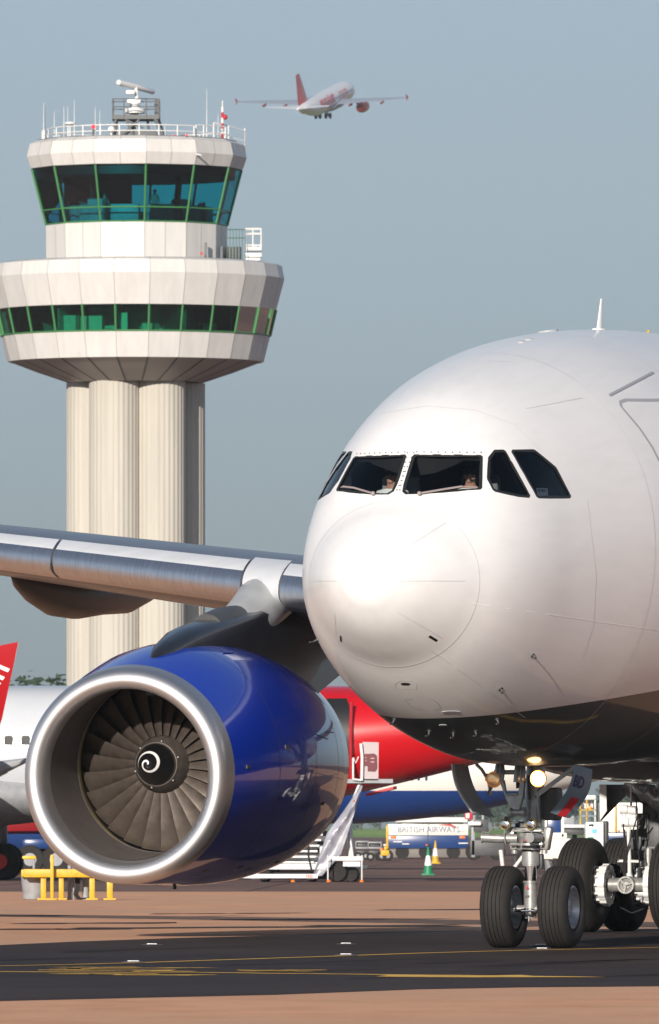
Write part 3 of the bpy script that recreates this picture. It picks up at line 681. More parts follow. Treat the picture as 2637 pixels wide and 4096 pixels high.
def engine(side):
    ro = part('engine', elathe(COWL), M['blue'], air, 60, loc=(EX*side, EY, EZ))
    part('inlet_lip', elathe(LIPP), M['lip'], ro, 80)
    part('inlet_barrel', elathe([(1.43, 1.206), (1.45, 1.212), (1.49, 1.222), (1.6, 1.232), (1.66, 1.236)]), M['rub'], ro, 60)
    part('inlet_liner', elathe([(.34, 1.2), (.5, 1.196), (.75, 1.195), (1.435, 1.202)]), M['barrel'], ro, 60)
    part('fan_case', elathe([(1.66, 1.236), (2.4, 1.236), (2.4, .1)]), M['black'], ro, 60)
    part('cowl_tail_band', elathe(COWL2), M['green'], ro, 60)
    nz = elathe([(5.75, 1.34), (5.6, 1.34), (4.5, 1.34)], 48); part('nozzle_liner', nz, M['dark'], ro, 60)
    core = elathe([(4.6, 1.2), (5.4, 1.05), (6.2, .85), (6.8, .66), (6.8, .5), (7.5, .12), (7.6, .01)], 48); part('exhaust_cone', core, M['dark'], ro, 60)
    ms = MB()
    for s in (1.9, 3.45, 4.75):
        r0 = pchip([q[0] for q in COWL], [q[1] for q in COWL], [s])[0]; ms.loft(elathe_rings([(s-.006, r0+.0025), (s+.006, r0+.0025)]), True, False)
    part('cowl_joint', ms, M['linedark'], ro, 0)
    lt_ = MB()
    for s, a in [(.95, 200), (1.3, -62), (2.4, -58), (2.9, -60), (3.9, -56), (2.2, 8), (4.1, -20), (.8, 2)]:
        r0 = pchip([q[0] for q in COWL], [q[1] for q in COWL], [s])[0]; a = R(a); c_ = ecen(s); lt_.box((r0*math.cos(a), s, c_[2]+r0*math.sin(a)*(1+.02*min(1, s/2))), (.012, .16, .05), ry(-a))
    part('cowl_latches', lt_, M['dark'], ro)
    # fan
    FC = ecen(1.7); hub = MB(); hub.lathe([(.86, .288), (.9, .30), (.905, .315), (1.0, .355), (1.1, .39), (1.25, .42), (1.42, .445), (1.42, .01)], (0, .48, FC[2]), n=56); part('fan_hub', hub, M['hub'], ro, 40)
    cone = MB(); CP = [(.54, .001), (.555, .05), (.60, .11), (.68, .18), (.77, .245), (.86, .30), (.91, .33)]; CP = [(a+.43, b*.87) for a, b in CP]; cone.lathe(CP, (0, 0, FC[2]), n=56); part('spinner', cone, mat('spinner_black', (.006, .006, .007), .3, coat=.3), ro, 60)
    rb = MB()
    for k in range(6):
        a = k*math.pi/3+.3; rb.cyl((.335*math.cos(a), 1.44, FC[2]+.335*math.sin(a)), (.335*math.cos(a), 1.40, FC[2]+.335*math.sin(a)), .011, n=8)
    part('hub_bolts', rb, M['steel'], ro)
    sp_ = MB(); n = 70; L1, L2 = [], []
    for i in range(n+1):
        t = i/n; a = R(200)-side*0-t*R(590); rr = .235*(1-t)**1.0+.035*t if t < .62 else .10*(1-t)/.38+.022
        rr = .185-.12*(t/.62)**1.6 if t < .62 else .065-.045*(t-.62)/.38
        wd = .030*min(1, t*9+.05)*(1 if t < .8 else (1-t)/.2*.8+.2)
        for LL, r2 in ((L1, rr+wd/2), (L2, rr-wd/2)):
            y = pchip([q[1] for q in CP], [q[0] for q in CP], [max(.002, r2)])[0]
            LL.append((r2*math.cos(a), y-.006, FC[2]+r2*math.sin(a)))
    for i in range(n): sp_.add([L1[i], L1[i+1], L2[i+1], L2[i]], [(0, 1, 2, 3)])
    part('spinner_swirl', sp_, M['text_white'], ro, 0)
    bl = MB(); rings = []
    for i in range(11):
        f = i/10; r = .41+.815*f; stg = R(32+30*f); ch = .34+.10*f-.05*f*f; camb = .05*(1-f*.6); th_ = .016*(1-.7*f)
        sweep = -.02*math.sin(math.pi*f)+.09*max(0, f-.6); lean = .10*f*f
        pts = []
        for sgn in (1, -1):
            for q in ([-.5, -.3, 0, .3, .5] if sgn > 0 else [.3, 0, -.3]):
                a = q*ch; b = camb*(1-4*q*q)+sgn*th_*(1-4*q*q)**.5 if abs(q) < .5 else 0
                ax = a*math.cos(stg)-b*math.sin(stg); tg = a*math.sin(stg)+b*math.cos(stg)
                ang = (tg-lean)/r; pts.append((r*math.sin(-ang), 1.27+ax+sweep, r*math.cos(ang)))
        rings.append(pts)
    bl.loft(rings); bme = bl.mesh('fan_blade', [M['blade']], 50)
    for k in range(26):
        link('fan_blade', bme, ro, (0, .48, FC[2]), (0, 2*math.pi*k/26+.05, 0))
    st = MB()
    for k in range(26):
        a = 2*math.pi*(k+.5)/26; st.box((.49*math.sin(a), 1.84, FC[2]+.49*math.cos(a)), (.035, .10, .085), ry(a))
    part('blade_root_plates', st, M['chrome'], ro)
    sk_ = MB(); sk_.prism([(0, 1.6, 0), (0, 2.7, 0), (0, 2.6, .28), (0, 2.2, .26)], (.012, 0, 0)); sk_.xf(Matrix.Translation((.62*side, 0, 1.50)) @ Matrix.Rotation(R(22*side), 4, 'Y')); part('nacelle_strake', sk_, M['blue'], ro)
    dr = MB(); dr.cyl((-.05, 2.3, -1.45), (-.05, 2.3, -1.61), .025, n=10); part('drain_mast', dr, M['black'], ro)
    rel = MB(); part('blowout_panel', strip_e(ro), M['linedark'], ro, 0)
    # pylon
    py = MB(); rr = []
    X0 = -9.37*side
    for s, zt, zb, w_ in [(11.55, 3.88, 3.4, .05), (11.8, 4.03, 3.4, .11), (12.15, 4.16, 3.5, .18), (12.9, 4.36, 3.8, .27), (13.6, 4.47, 3.8, .31), (14.3, 4.56, 3.7, .33), (15.3, 4.68, 3.6, .33), (16.2, 4.86, 3.4, .33), (17.5, 5.1, 3.4, .33), (19.5, 4.9, 3.9, .25), (21, 4.9, 4.4, .15), (24.5, 4.7, 4.5, .05)]:
        prof = [(-w_, zb), (-w_, zt-.14), (-w_*.86, zt-.06), (-w_*.5, zt-.012), (0, zt), (w_*.5, zt-.012), (w_*.86, zt-.06), (w_, zt-.14), (w_, zb)]
        rr.append([(X0+x, s, z) for x, z in prof])
    py.loft(rr); pyo = part('pylon', py, M['pylon'], air, 50)
    sh = MB(); rr = []
    for s, w_, zc, h_ in [(15.02, .25, 4.42, .25), (15.06, .262, 4.43, .262), (15.35, .29, 4.47, .31), (15.8, .35, 4.56, .38), (16.3, .40, 4.76, .38), (17.2, .40, 5.0, .30)]:
        rr.append([(X0+w_*math.cos(a), s-.12*math.sin(a), zc+h_*math.sin(a)) for a in [2*math.pi*k/28 for k in range(28)]])
    sh.loft(rr, True, False); part('pylon_fairing', sh, M['collar'], pyo, 50)
    ex = MB(); ex.tube([(X0+.02, 13.9, 4.34), (X0+.02, 14.5, 4.44), (X0+.02, 15.2, 4.52)], [.25, .25, .22], 20); part('pylon_duct', ex, M['dark'], pyo, 50)
    return ro
def elathe_rings(prof, n=96):
    out = []
    for s, r in prof:
        c = ecen(s); out.append([(r*math.cos(2*math.pi*i/n), s, c[2]+r*math.sin(2*math.pi*i/n)*(1.0+.02*min(1, s/2))) for i in range(n)])
    return out
def strip_e(ro):
    mb = MB()
    def pt(s, a, off=.003):
        r = pchip([q[0] for q in COWL], [q[1] for q in COWL], [s])[0]+off; c = ecen(s); return Vector((r*math.cos(a), s, c[2]+r*math.sin(a)*(1.0+.02*min(1, s/2))))
    path = [(3.5, R(14)), (4.2, R(12)), (4.2, R(16)), (4.7, R(16))]
    for (s0, a0), (s1, a1) in zip(path, path[1:]):
        for k in range(8):
            f, g_ = k/8, (k+1)/8; p, q = pt(s0+(s1-s0)*f, a0+(a1-a0)*f), pt(s0+(s1-s0)*g_, a0+(a1-a0)*g_); d = (q-p).normalized(); u = d.cross(Vector((1, 0, 0))).normalized()*.006
            mb.add([p+u, q+u, q-u, p-u], [(0, 1, 2, 3)])
    return mb
engine(1); engine(-1)

# ---- landing gear
TYR = [(-.20, .255), (-.215, .30), (-.222, .36), (-.215, .42), (-.195, .465), (-.165, .497)]
def tyre_mb(W, Ro, Ri, ng):
    k = W/2; mb = MB(); prof = [(-k*.78, Ri), (-k*.95, Ri+(Ro-Ri)*.18), (-k, Ri+(Ro-Ri)*.42), (-k*.985, Ri+(Ro-Ri)*.60), (-k*.90, Ri+(Ro-Ri)*.79), (-k*.76, Ri+(Ro-Ri)*.91), (-k*.62, Ri+(Ro-Ri)*.965)]
    tread = []
    xs = [-.5+i/(ng-1) for i in range(ng)]
    def rad(x): return Ro-(Ro-Ri)*.035*(abs(x)/.62)**2.4
    for x in xs:
        x *= .92; g_ = .018*Ro/.52
        tread += [(x*k*1.15-.006, rad(x)), (x*k*1.15-.003, rad(x)-g_), (x*k*1.15+.003, rad(x)-g_), (x*k*1.15+.006, rad(x))]
    prof += tread+[(-a, b) for a, b in prof[::-1]]
    mb.lathe(prof, (0, 0, 0), (1, 0, 0), 72); return mb
def rim_mb(W, Ri, d=1):
    k = W/2; mb = MB()
    mb.lathe([(-k*.78, Ri+.004), (-k*.80, Ri-.02), (-k*.55, Ri-.045), (-k*.35, Ri*.80), (-k*.30, Ri*.55), (-k*.45, Ri*.42), (-k*.5, Ri*.3), (-k*.5, .01)], (0, 0, 0), (1, 0, 0), 40)
    mb.lathe([(k*.78, Ri+.004), (k*.80, Ri-.02), (k*.55, Ri-.045), (k*.35, Ri*.80), (k*.30, Ri*.55), (k*.45, Ri*.42), (k*.5, Ri*.3), (k*.5, .01)], (0, 0, 0), (1, 0, 0), 40)
    for i in range(9):
        a = 2*math.pi*i/9
        for s in (1, -1): mb.cyl((s*k*.3, Ri*.66*math.cos(a), Ri*.66*math.sin(a)), (s*k*.42, Ri*.66*math.cos(a), Ri*.66*math.sin(a)), .022, n=8)
    return mb
# nose gear:  z(y7) converts a row of the zoomed photo into metres, x7 likewise
def zz(y): return 3.168-.00184*y
def xx(x): return (x-671)*.00184/.946
ng = MB()
ng.cyl((-.03, 0, zz(1430)), (-.03, 0, zz(1258)), .088, n=32); ng.cyl((-.03, 0, zz(1515)), (-.03, 0, zz(1425)), .075, .082, 28)
ng.cyl((-.03, 0, zz(1142)), (-.03, 0, zz(1050)), .115, n=32); ng.cyl((-.03, 0, zz(1150)), (-.03, 0, zz(1142)), .105, n=32); ng.cyl((-.03, 0, zz(1268)), (-.03, 0, zz(1254)), .10, n=32)
ng.cyl((-.03, .02, zz(1050)), (-.03, .25, 2.5), .12, n=28)
ng.cyl((-.42, 0, .50), (.42, 0, .50), .05, n=20)
gear = part('nose_landing_gear', ng, M['steel'], air)
ch = MB(); ch.cyl((-.03, 0, zz(1258)), (-.03, 0, zz(1140)), .079, n=32); part('chrome_piston', ch, M['chrome'], gear)
st = MB()
for y, r, h_ in [(1040, .17, .02), (1008, .235, .03), (985, .15, .07), (950, .16, .05), (905, .20, .035), (880, .14, .05)]: st.cyl((-.03, 0, zz(y)), (-.03, 0, zz(y)+h_), r, n=28)
st.box((-.03, -.16, zz(1008)+.015), (.44, .07, .035), bev=.008); st.box((-.03, -.15, zz(907)), (.40, .06, .03), bev=.008)
for s in (-1, 1): st.box((-.03+s*.23, -.02, zz(960)), (.10, .14, .30), ry(R(10*s)), bev=.025); st.cyl((-.03+s*.20, -.05, zz(1040)), (-.03+s*.20, -.05, zz(1065)), .04)
st.cyl((-.36, -.1, zz(960)), (-.62, -.16, zz(955)), .058, n=22); st.cyl((-.62, -.16, zz(955)), (-.64, -.165, zz(955)), .068, n=22)
st.cyl((.14, -.16, zz(955)), (.10, -.42, zz(955)), .055, n=22); st.cyl((.10, -.42, zz(955)), (.098, -.44, zz(955)), .062, n=22)
st.cyl((-.36, -.1, zz(960)), (-.2, -.05, zz(960)), .066, n=20)
part('steering_unit', st, M['steel'], gear)
tb = MB(); tb.cyl((-.24, -.13, zz(1462)), (.03, -.13, zz(1462)), .022, n=14); tb.cyl((-.25, -.13, zz(1462)), (-.21, -.13, zz(1462)), .035, n=14); tb.cyl((.02, -.13, zz(1462)), (.05, -.13, zz(1462)), .035, n=14); tb.box((-.03, -.08, zz(1470)), (.13, .13, .10), bev=.02); tb.cyl((-.03, -.07, zz(1535)), (-.03, -.07, zz(1500)), .02, n=10)
for k in range(3): tb.cyl((-.11+.08*k, -.13, zz(1462)), (-.09+.08*k, -.13, zz(1462)), .03, n=14)
part('towing_fitting', tb, M['chrome'], gear)
tri = MB(); tri.prism([(xx(665), -.119, zz(1310)), (xx(640), -.119, zz(1310)), (xx(650), -.119, zz(1285))], (0, .002, 0)); part('warning_triangle', tri, M['redsign'], gear, 0)
pl_ = MB(); pl_.box((xx(643), -.092, zz(1362)), (.075, .01, .03)); pl_.box((-.03, -.165, zz(972)), (.11, .012, .03)); part('data_plate', pl_, M['dark'], gear)
pl_ = MB(); pl_.box((-.03, -.175, zz(972)), (.10, .004, .014)); part('red_placard', pl_, M['redsign'], gear)
# torque links behind, V-shaped drag stay, side struts, springs
tl = MB(); tl.prism([(.13, .12, zz(1110)), (.17, .12, zz(1110)), (.22, .20, zz(1230)), (.17, .20, zz(1240))], (-.06, .05, 0)); tl.prism([(.17, .2, zz(1230)), (.22, .2, zz(1230)), (.10, .12, zz(1400)), (.06, .12, zz(1390))], (0, .06, 0)); tl.cyl((.1, .2, zz(1232)), (.24, .2, zz(1232)), .04)
part('torque_link', tl, M['grey'], gear)
ds = MB(); a_, b_, c_, d_ = (xx(478), -.20, zz(560)), (xx(640), -.20, zz(560)), (xx(620), -.25, zz(790)), (xx(585), -.25, zz(790))
ds.prism([(xx(470), -.2, zz(555)), (xx(500), -.2, zz(555)), (xx(516), -.2, zz(650)), (xx(600), -.2, zz(650)), (xx(618), -.2, zz(555)), (xx(645), -.2, zz(555)), (xx(634), -.2, zz(660)), (xx(606), -.24, zz(800)), (xx(588), -.24, zz(800)), (xx(520), -.2, zz(690))], (0, .07, 0))
ds.box((xx(560), -.23, zz(652)), (.16, .03, .025), bev=.006); ds.cyl((xx(550), -.2, zz(780)), (xx(650), -.2, zz(780)), .05, n=20); ds.cyl((xx(550), -.2, zz(780)), (xx(566), -.2, zz(780)), .066, n=20); ds.cyl((xx(628), -.2, zz(780)), (xx(652), -.2, zz(780)), .066, n=20)
for x in (455, 480, 590, 625): ds.tube([(xx(x), -.15, zz(450)), (xx(x+6), -.19, zz(500)), (xx(x), -.2, zz(570))], [.035, .045, .04], 10)
ds.cyl((xx(430), -.15, zz(500)), (xx(645), -.15, zz(500)), .03, n=14); ds.cyl((xx(340), .05, zz(535)), (xx(440), .05, zz(545)), .05, n=14)
part('drag_stay', ds, M['steel'], gear)
ss = MB(); ss.tube([(xx(690), 0, zz(665)), (xx(800), .1, zz(570)), (xx(930), .2, zz(462))], [.042, .04, .04], 4); ss.tube([(xx(360), 0, zz(650)), (xx(375), .1, zz(590)), (xx(395), .2, zz(455))], .022, 8)
ss.tube([(xx(330), .1, zz(530)), (xx(300), .1, zz(480)), (xx(255), .15, zz(445))], .022, 8); ss.tube([(xx(345), .1, zz(560)), (xx(365), .1, zz(660))], .02, 8)
part('side_strut', ss, M['steel'], gear)
for x0, x1 in ((658, 668), (585, 588)):
    sp2 = MB(); sp2.tube([(xx(x0+(x1-x0)*i/140)+.022*math.cos(i*.62), -.12+.022*math.sin(i*.62), zz(520+ (170 if x0 > 600 else 90)*i/140)) for i in range(141)], .006, 5); part('spring', sp2, M['dark'], gear)
# hoses
hs = MB()
for pp, r in [([(515, 870), (505, 930), (515, 1000)], .007), ([(640, 925), (665, 935), (672, 1010)], .009), ([(700, 890), (692, 950), (695, 1005)], .007), ([(355, 915), (400, 918), (425, 885), (480, 878)], .006), ([(740, 640), (735, 700), (742, 790)], .012), ([(700, 700), (705, 760), (690, 830)], .01), ([(530, 800), (545, 840), (600, 850)], .008), ([(585, 1020), (600, 1035), (640, 1030), (690, 1035)], .008)]:
    hs.tube([(xx(a), -.2, zz(b)) for a, b in pp], r, 6)
part('hydraulic_lines', hs, M['steel'], gear)
bx_ = MB(); bx_.box((xx(770), .2, zz(720)), (.22, .25, .42), bev=.04); bx_.box((xx(600), .15, zz(880)), (.25, .2, .12), bev=.02); bx_.box((xx(700), .1, zz(1120)), (.1, .1, .2), bev=.02); bx_.box((xx(510), -.1, zz(818)), (.06, .06, .04)); bx_.box((xx(570), .1, zz(860)), (.09, .1, .07)); part('gear_equipment', bx_, M['dark'], gear)
for x, y, r, on in [(762, 545, .100, 1), (440, 550, .098, 0), (625, 548, .045, 0)]:
    lm = MB(); lm.lathe([(.10, .02), (.06, r*.75), (0, r), (-.012, r*1.06), (.0, r*1.08), (.05, r*.95), (.12, .03)], (xx(x), -.32+(.1 if not on else 0), zz(y)), (0, 1, 0), 28); lo = part('landing_light', lm, M['lampring'], gear, 50)
    ln = MB(); ln.sph((0, 0, 0), r*.93, 10, sc_=(1, .25, 1)); part('lens', ln, M['lamp'] if on else M['lampring'], lo, 60).location = (xx(x), -.325+(.1 if not on else 0), zz(y))
for x in (693, 515):
    lm = MB(); lm.lathe([(.10, .02), (.05, .06), (0, .066), (-.01, .07), (.0, .073), (.06, .065), (.11, .03)], (xx(x), -.22, zz(862)), (0, 1, 0), 24); lo = part('taxi_light', lm, M['rub'], gear, 50)
    ln = MB(); ln.sph((xx(x), -.215, zz(862)), .064, 10, sc_=(1, .3, 1)); part('lens', ln, M['chrome'], lo, 60)
tm_ = tyre_mb(.395, .528, .275, 5).mesh('tyre', [M['tyre']], 25); rm_ = rim_mb(.395, .275).mesh('rim', [M['rim']], 35)
for s in (-1, 1):
    link('tyre', tm_, gear, (s*.385, 0, .525)); link('rim', rm_, gear, (s*.385, 0, .525))
# gear doors
def door(pts_top, pts_bot, th_, m, parent, name, bow=.0):
    mb = MB(); n = 8; rr = []
    for i in range(n+1):
        f = i/n; 
        a = [Vector(pts_top[0]).lerp(Vector(pts_bot[0]), f), Vector(pts_top[1]).lerp(Vector(pts_bot[1]), f)]
        d = bow*math.sin(math.pi*f)
        a = [p+Vector((d, 0, 0)) for p in a]
        rr.append([a[0], a[1], a[1]+Vector((th_, 0, 0)), a[0]+Vector((th_, 0, 0))])
    mb.loft(rr); return part(name, mb, m, parent, 40)
# panel hinged on the hull side, photo left
ld = door(((xx(172), -.35, zz(442)), (xx(228), -.12, zz(455))), ((xx(318), -.35, zz(785)), (xx(412), -.12, zz(812))), .03, M['grey'], air, 'nose_gear_door', -.07)
rb_ = MB()
def lp(u, f): return Vector((xx(172), -.35, zz(442))).lerp(Vector((xx(228), -.12, zz(455))), u).lerp(Vector((xx(318), -.35, zz(785))).lerp(Vector((xx(412), -.12, zz(812))), u), f)+Vector((-.07*math.sin(math.pi*f), -.012, 0))
for u in (0., .97): rb_.tube([lp(u, i/10) for i in range(11)], .013, 6)
for f in (.02, .2, .4, .6, .8, .98): rb_.tube([lp(0, f), lp(1, f)], .011, 6)
part('door_frame', rb_, M['offwhite'], ld)
rd = MB(); rr = []; n = 12
A0, A1 = (xx(1003), -.30, zz(450)), (xx(1068), -.05, zz(482)); B0, B1 = (xx(838), -.30, zz(780)), (xx(915), -.05, zz(818))
for i in range(n+1):
    f = i/n; bw = .075*math.sin(math.pi*f); a, b = Vector(A0).lerp(Vector(B0), f)+Vector((bw, 0, 0)), Vector(A1).lerp(Vector(B1), f)+Vector((bw*1.2, 0, -.0))
    rr.append([a, a.lerp(b, .9)+Vector((.0, -.03, 0)), b+Vector((0, .03, 0)), b+Vector((.02, .06, 0)), a+Vector((.02, .05, 0))])
rd.loft(rr); rdo = part('nose_gear_door', rd, mat('door_paint', (.16, .235, .30), .4, nscale=5, namt=.1), air, 50, label='pale blue door lettered BD with a red corner')
def dpt(u, f, off=.006):
    bw = .075*math.sin(math.pi*f); a, b = Vector(A0).lerp(Vector(B0), f)+Vector((bw, 0, 0)), Vector(A1).lerp(Vector(B1), f)+Vector((bw*1.2, 0, 0))
    e_ = a.lerp(b, .9)+Vector((0, -.03, 0)); return a.lerp(e_, u/.9)+Vector((0, -off, 0)) if u < .9 else e_+Vector((0, -off, 0))
rp = MB(); 
for i in range(6):
    f0, f1 = .62+.38*i/6, .62+.38*(i+1)/6; rp.add([dpt(.45, f0), dpt(.9, f0), dpt(.9, f1), dpt(.45, f1)], [(0, 1, 2, 3)])
part('red_corner', rp, M['redsign'], rdo, 0)
tmb = text_mb('BD', .30, .012, .0)
xs = [v.x for v in tmb.v]; ys = [v.y for v in tmb.v]; 
tmb.v = [dpt(.20+.62*(v.x-min(xs))/(max(xs)-min(xs)), .43-.25*(v.y-min(ys))/(max(ys)-min(ys)), .008) for v in tmb.v]; part('registration_letters', tmb, M['text_navy'], rdo, 0)

# main gear bogies
mt_ = tyre_mb(.53, .70, .29, 6).mesh('tyre', [M['tyre']], 25); mr_ = rim_mb(.53, .29).mesh('rim', [M['rim']], 35)
def main_gear(side):
    X = -5.34*side; Y = 22.2
    mb = MB(); mb.cyl((X, Y-.98, .70), (X, Y+.98, .70), .11, n=20); 
    for dy in (-.99, .99): mb.cyl((X-.80, Y+dy, .70), (X+.80, Y+dy, .70), .085, n=20); mb.cyl((X-.30, Y+dy, .70), (X+.30, Y+dy, .70), .105, n=20)
    mb.cyl((X+.30*side, Y, .8), (X+.30*side, Y+.1, 3.9), .20, n=28); mb.cyl((X+.25*side, Y, .7), (X+.3*side, Y, 1.5), .13, n=24); mb.cyl((X, Y-.1, .7), (X, Y-.1, .95), .15, n=20)
    mb.tube([(X+.35*side, Y-.1, 2.6), (X+.9*side, Y-.1, 3.6)], .10, 14); mb.tube([(X+.3*side, Y-.15, 2.9), (X+.0, Y-.3, 3.4), (X-.2*side, Y-.2, 3.9)], [.14, .12, .1], 14)
    mg = part('main_landing_gear', mb, M['steel'], air)
    e = MB(); e.lathe([(0, .002), (0, .05), (-.02, .055), (.0, .085), (-.015, .10), (-.05, .105), (-.05, .128), (.1, .132)], (X, Y-1.13, .70), (0, 1, 0), 32)
    for a in (.3, 2.4, 4.5): e.box((X+.06*math.cos(a), Y-1.16, .70+.06*math.sin(a)), (.12, .02, .022), ry(-a))
    part('axle_cap', e, M['steel'], mg)
    for dy in (-.99, .99):
        for s in (-1, 1):
            link('tyre', mt_, mg, (X+s*.715, Y+dy, .695)); link('rim', mr_, mg, (X+s*.715, Y+dy, .695))
            bk = MB()
            bk.cyl((X+s*.33, Y+dy, .70), (X+s*.50, Y+dy, .70), .22, n=28)
            for k in range(12):
                a = 2*math.pi*k/12; bk.cyl((X+s*.30, Y+dy+.26*math.cos(a), .70+.26*math.sin(a)), (X+s*.40, Y+dy+.26*math.cos(a), .70+.26*math.sin(a)), .055, n=10); bk.cyl((X+s*.40, Y+dy+.25*math.cos(a), .70+.25*math.sin(a)), (X+s*.5, Y+dy+.25*math.cos(a), .70+.25*math.sin(a)), .022, n=8)
            bk.lathe([(.30, .20), (.30, .30), (.40, .30), (.40, .20)], (X, Y+dy, .7), (s, 0, 0), 28)
            part('brake_unit', bk, M['offwhite'], mg)
    # long link, articulating arms and hoses at the front
    def q(x, y, d=-.9): # zoomed photo -> local, on a plane in front of the leg
        D = 142+.946*(Y+d)+.324*5.34; w_ = P(1750+.576*x, 2800+.576*y, D); l_ = MI @ w_; return Vector((X+(l_.x-X)*side if False else l_.x, l_.y, l_.z))
    if side == 1:
        lk = MB(); lk.tube([q(1335, 1250), q(1333, 1100), q(1322, 900)], [.03, .028, .03], 8)
        for a, b in ((1270, 760), (1330, 765), (1280, 850), (1340, 850)): p_ = q(a, b); lk.cyl(p_, p_+Vector((.12, 0, 0)), .065, n=18)
        lk.tube([q(1345, 760), q(1368, 800), q(1345, 850)], [.05, .035, .05], 10); lk.tube([q(1290, 765), q(1300, 810), q(1290, 850)], [.045, .03, .045], 10)
        lk.tube([q(1330, 870), q(1322, 960), q(1325, 1060)], .034, 8); p_ = q(1250, 1120); lk.tube([q(1250, 1118), q(1405, 1122)], .022, 6); lk.tube([q(1325, 1200), q(1340, 1250), q(1330, 1290)], [.05, .055, .07], 10)
        lk.tube([q(1345, 600), q(1345, 740)], .018, 8); part('pitch_trimmer', lk, M['offwhite'], mg)
        up = MB(); up.tube([q(1340, 585, -.4), q(1400, 640, -.5), q(1480, 660, -.5), q(1560, 720, -.4)], [.17, .16, .14, .15], 16); up.tube([q(1400, 600, -.6), q(1470, 625, -.6), q(1520, 610, -.6)], [.08, .09, .05], 12); up.tube([q(1470, 600), q(1465, 640), q(1500, 690), q(1540, 690)], [.05, .1, .1, .12], 14); up.cyl(q(1465, 1030, -.5), q(1465, 1290, -.5), .055, n=16); part('shock_strut_head', up, M['steel'], mg)
        hz = MB()
        for pp in ([(1350, 640), (1380, 690), (1390, 800), (1330, 1000), (1270, 1200)], [(1430, 800), (1390, 850), (1385, 950), (1400, 1100), (1410, 1220)], [(1290, 860), (1300, 1000), (1290, 1200)], [(1370, 650), (1400, 700), (1430, 720)], [(1300, 900), (1310, 1050), (1300, 1230)], [(1180, 1180), (1210, 1110), (1250, 1100)], [(1430, 1180), (1440, 1100), (1470, 1160)], [(1270, 1440), (1350, 1480), (1430, 1450)]): hz.tube([q(a, b, -1.0) for a, b in pp], .011, 6)
        part('brake_hoses', hz, M['hose'], mg)
        bxx = MB(); 
        for a, b, w_, h_ in [(1440, 880, .18, .4), (1380, 970, .22, .3), (1480, 780, .2, .3), (1400, 1140, .14, .1), (1500, 960, .25, .6), (1420, 1030, .5, .07)]: bxx.box(q(a, b, -.3), (w_, .2, h_), bev=.02)
        part('leg_equipment', bxx, M['dark'], mg)
        dd = MB(); dd.prism([q(1126, 587, -.8), q(1330, 587, .3), q(1330, 630, .3), q(1130, 835, -.8)], (.02, .03, 0)); gd = part('main_gear_door', dd, M['fairing'], air)
        d2 = MB(); d2.prism([q(1124, 587, -.83), q(1172, 587, -.83), q(1176, 770, -.83), q(1130, 835, -.83)], (0, .02, 0)); part('door_edge', d2, M['offwhite'], gd)
    return mg
main_gear(1); main_gear(-1)

# ---- tail (outside the frame)
for sg in (1, -1):
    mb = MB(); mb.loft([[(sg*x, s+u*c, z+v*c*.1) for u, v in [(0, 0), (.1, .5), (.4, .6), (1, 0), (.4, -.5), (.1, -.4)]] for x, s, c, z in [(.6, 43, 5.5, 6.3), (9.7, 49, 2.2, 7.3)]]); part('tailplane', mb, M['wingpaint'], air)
mb = MB(); mb.loft([[(v*c*.1, s+u*c, z) for u, v in [(0, 0), (.1, .5), (.4, .6), (1, 0), (.4, -.6), (.1, -.5)]] for z, s, c in [(7.5, 38, 9), (16.5, 46, 3.4)]]); part('tail_fin', mb, M['blue'], air)

# ================================================================= CONTROL TOWER
TD = 590.0; TX = (543-CX)*TD/F
tower = thing('control_tower', 'tall white airport control tower on ribbed concrete columns with green glass bands', 'control tower', (TX, TD, 0))
M['clad'] = mat('tower_cladding', (.64, .62, .60), .42, nscale=.9, namt=.10, stretch=(2.5, 2.5, .25))
M['clad2'] = mat('tower_cladding_joint', (.42, .41, .39), .6)
M['conc'] = mat('fluted_concrete', (.50, .47, .415), .75, nscale=.5, namt=.12, stretch=(3, 3, .25), bump=.15)
M['mull'] = mat('green_mullion', (.045, .19, .06), .45)
M['funnel'] = mat('funnel_panel', (.34, .30, .27), .5)
M['greydk'] = mat('plant_grey', (.13, .135, .14), .6)
def tz(y): return 42.26-.010344*y
def tx(x): return (x-698)*.010344
PH0 = R(6.5)
def ng_ring(r, z, n, ph=PH0, tilt=0):
    st = 2*math.pi/n; ph = PH0 if n != 13 else PH0
    return [Vector((r*math.sin(ph+st*k), -r*math.cos(ph+st*k), z)) for k in range(n)]
def facet_ring(name, prof, n, m, joints=0, jm=None, jw=.022):
    mb = MB(); mb.loft([ng_ring(r, z, n) for r, z in prof], True, False)
    st = 2*math.pi/n
    for k in range(n if joints else 0):
        a = PH0+st*k; b = PH0+st*(k+1)
        for q in range(joints):
            f = q/joints
            pts = [Vector((r*math.sin(a), -r*math.cos(a), z)).lerp(Vector((r*math.sin(b), -r*math.cos(b), z)), f) for r, z in prof]
            for p, q2 in zip(pts, pts[1:]):
                d = Vector((p.x, p.y, 0)).normalized(); t_ = Vector((-d.y, d.x, 0))*jw; e_ = d*.012
                mb.add([p+t_+e_, p-t_+e_, q2-t_+e_, q2+t_+e_], [(0, 1, 2, 3)], 1)
    return part(name, mb, [m, jm or M['clad2']], tower, 0)
facet_ring('roof_fascia', [(5.3, tz(405)), (5.74, tz(425)), (5.90, tz(490)), (5.68, tz(550)), (5.5, tz(552))], 13, M['clad'], 2)
mb = MB(); mb.loft([ng_ring(5.35, tz(408), 13), ng_ring(5.35, tz(408)+.05, 13)]); part('roof_deck', mb, M['greydk'], tower, 0)
facet_ring('cab_wall', [(4.9, tz(836)), (4.87, tz(842)), (4.83, tz(1075))], 13, M['clad'], 2)
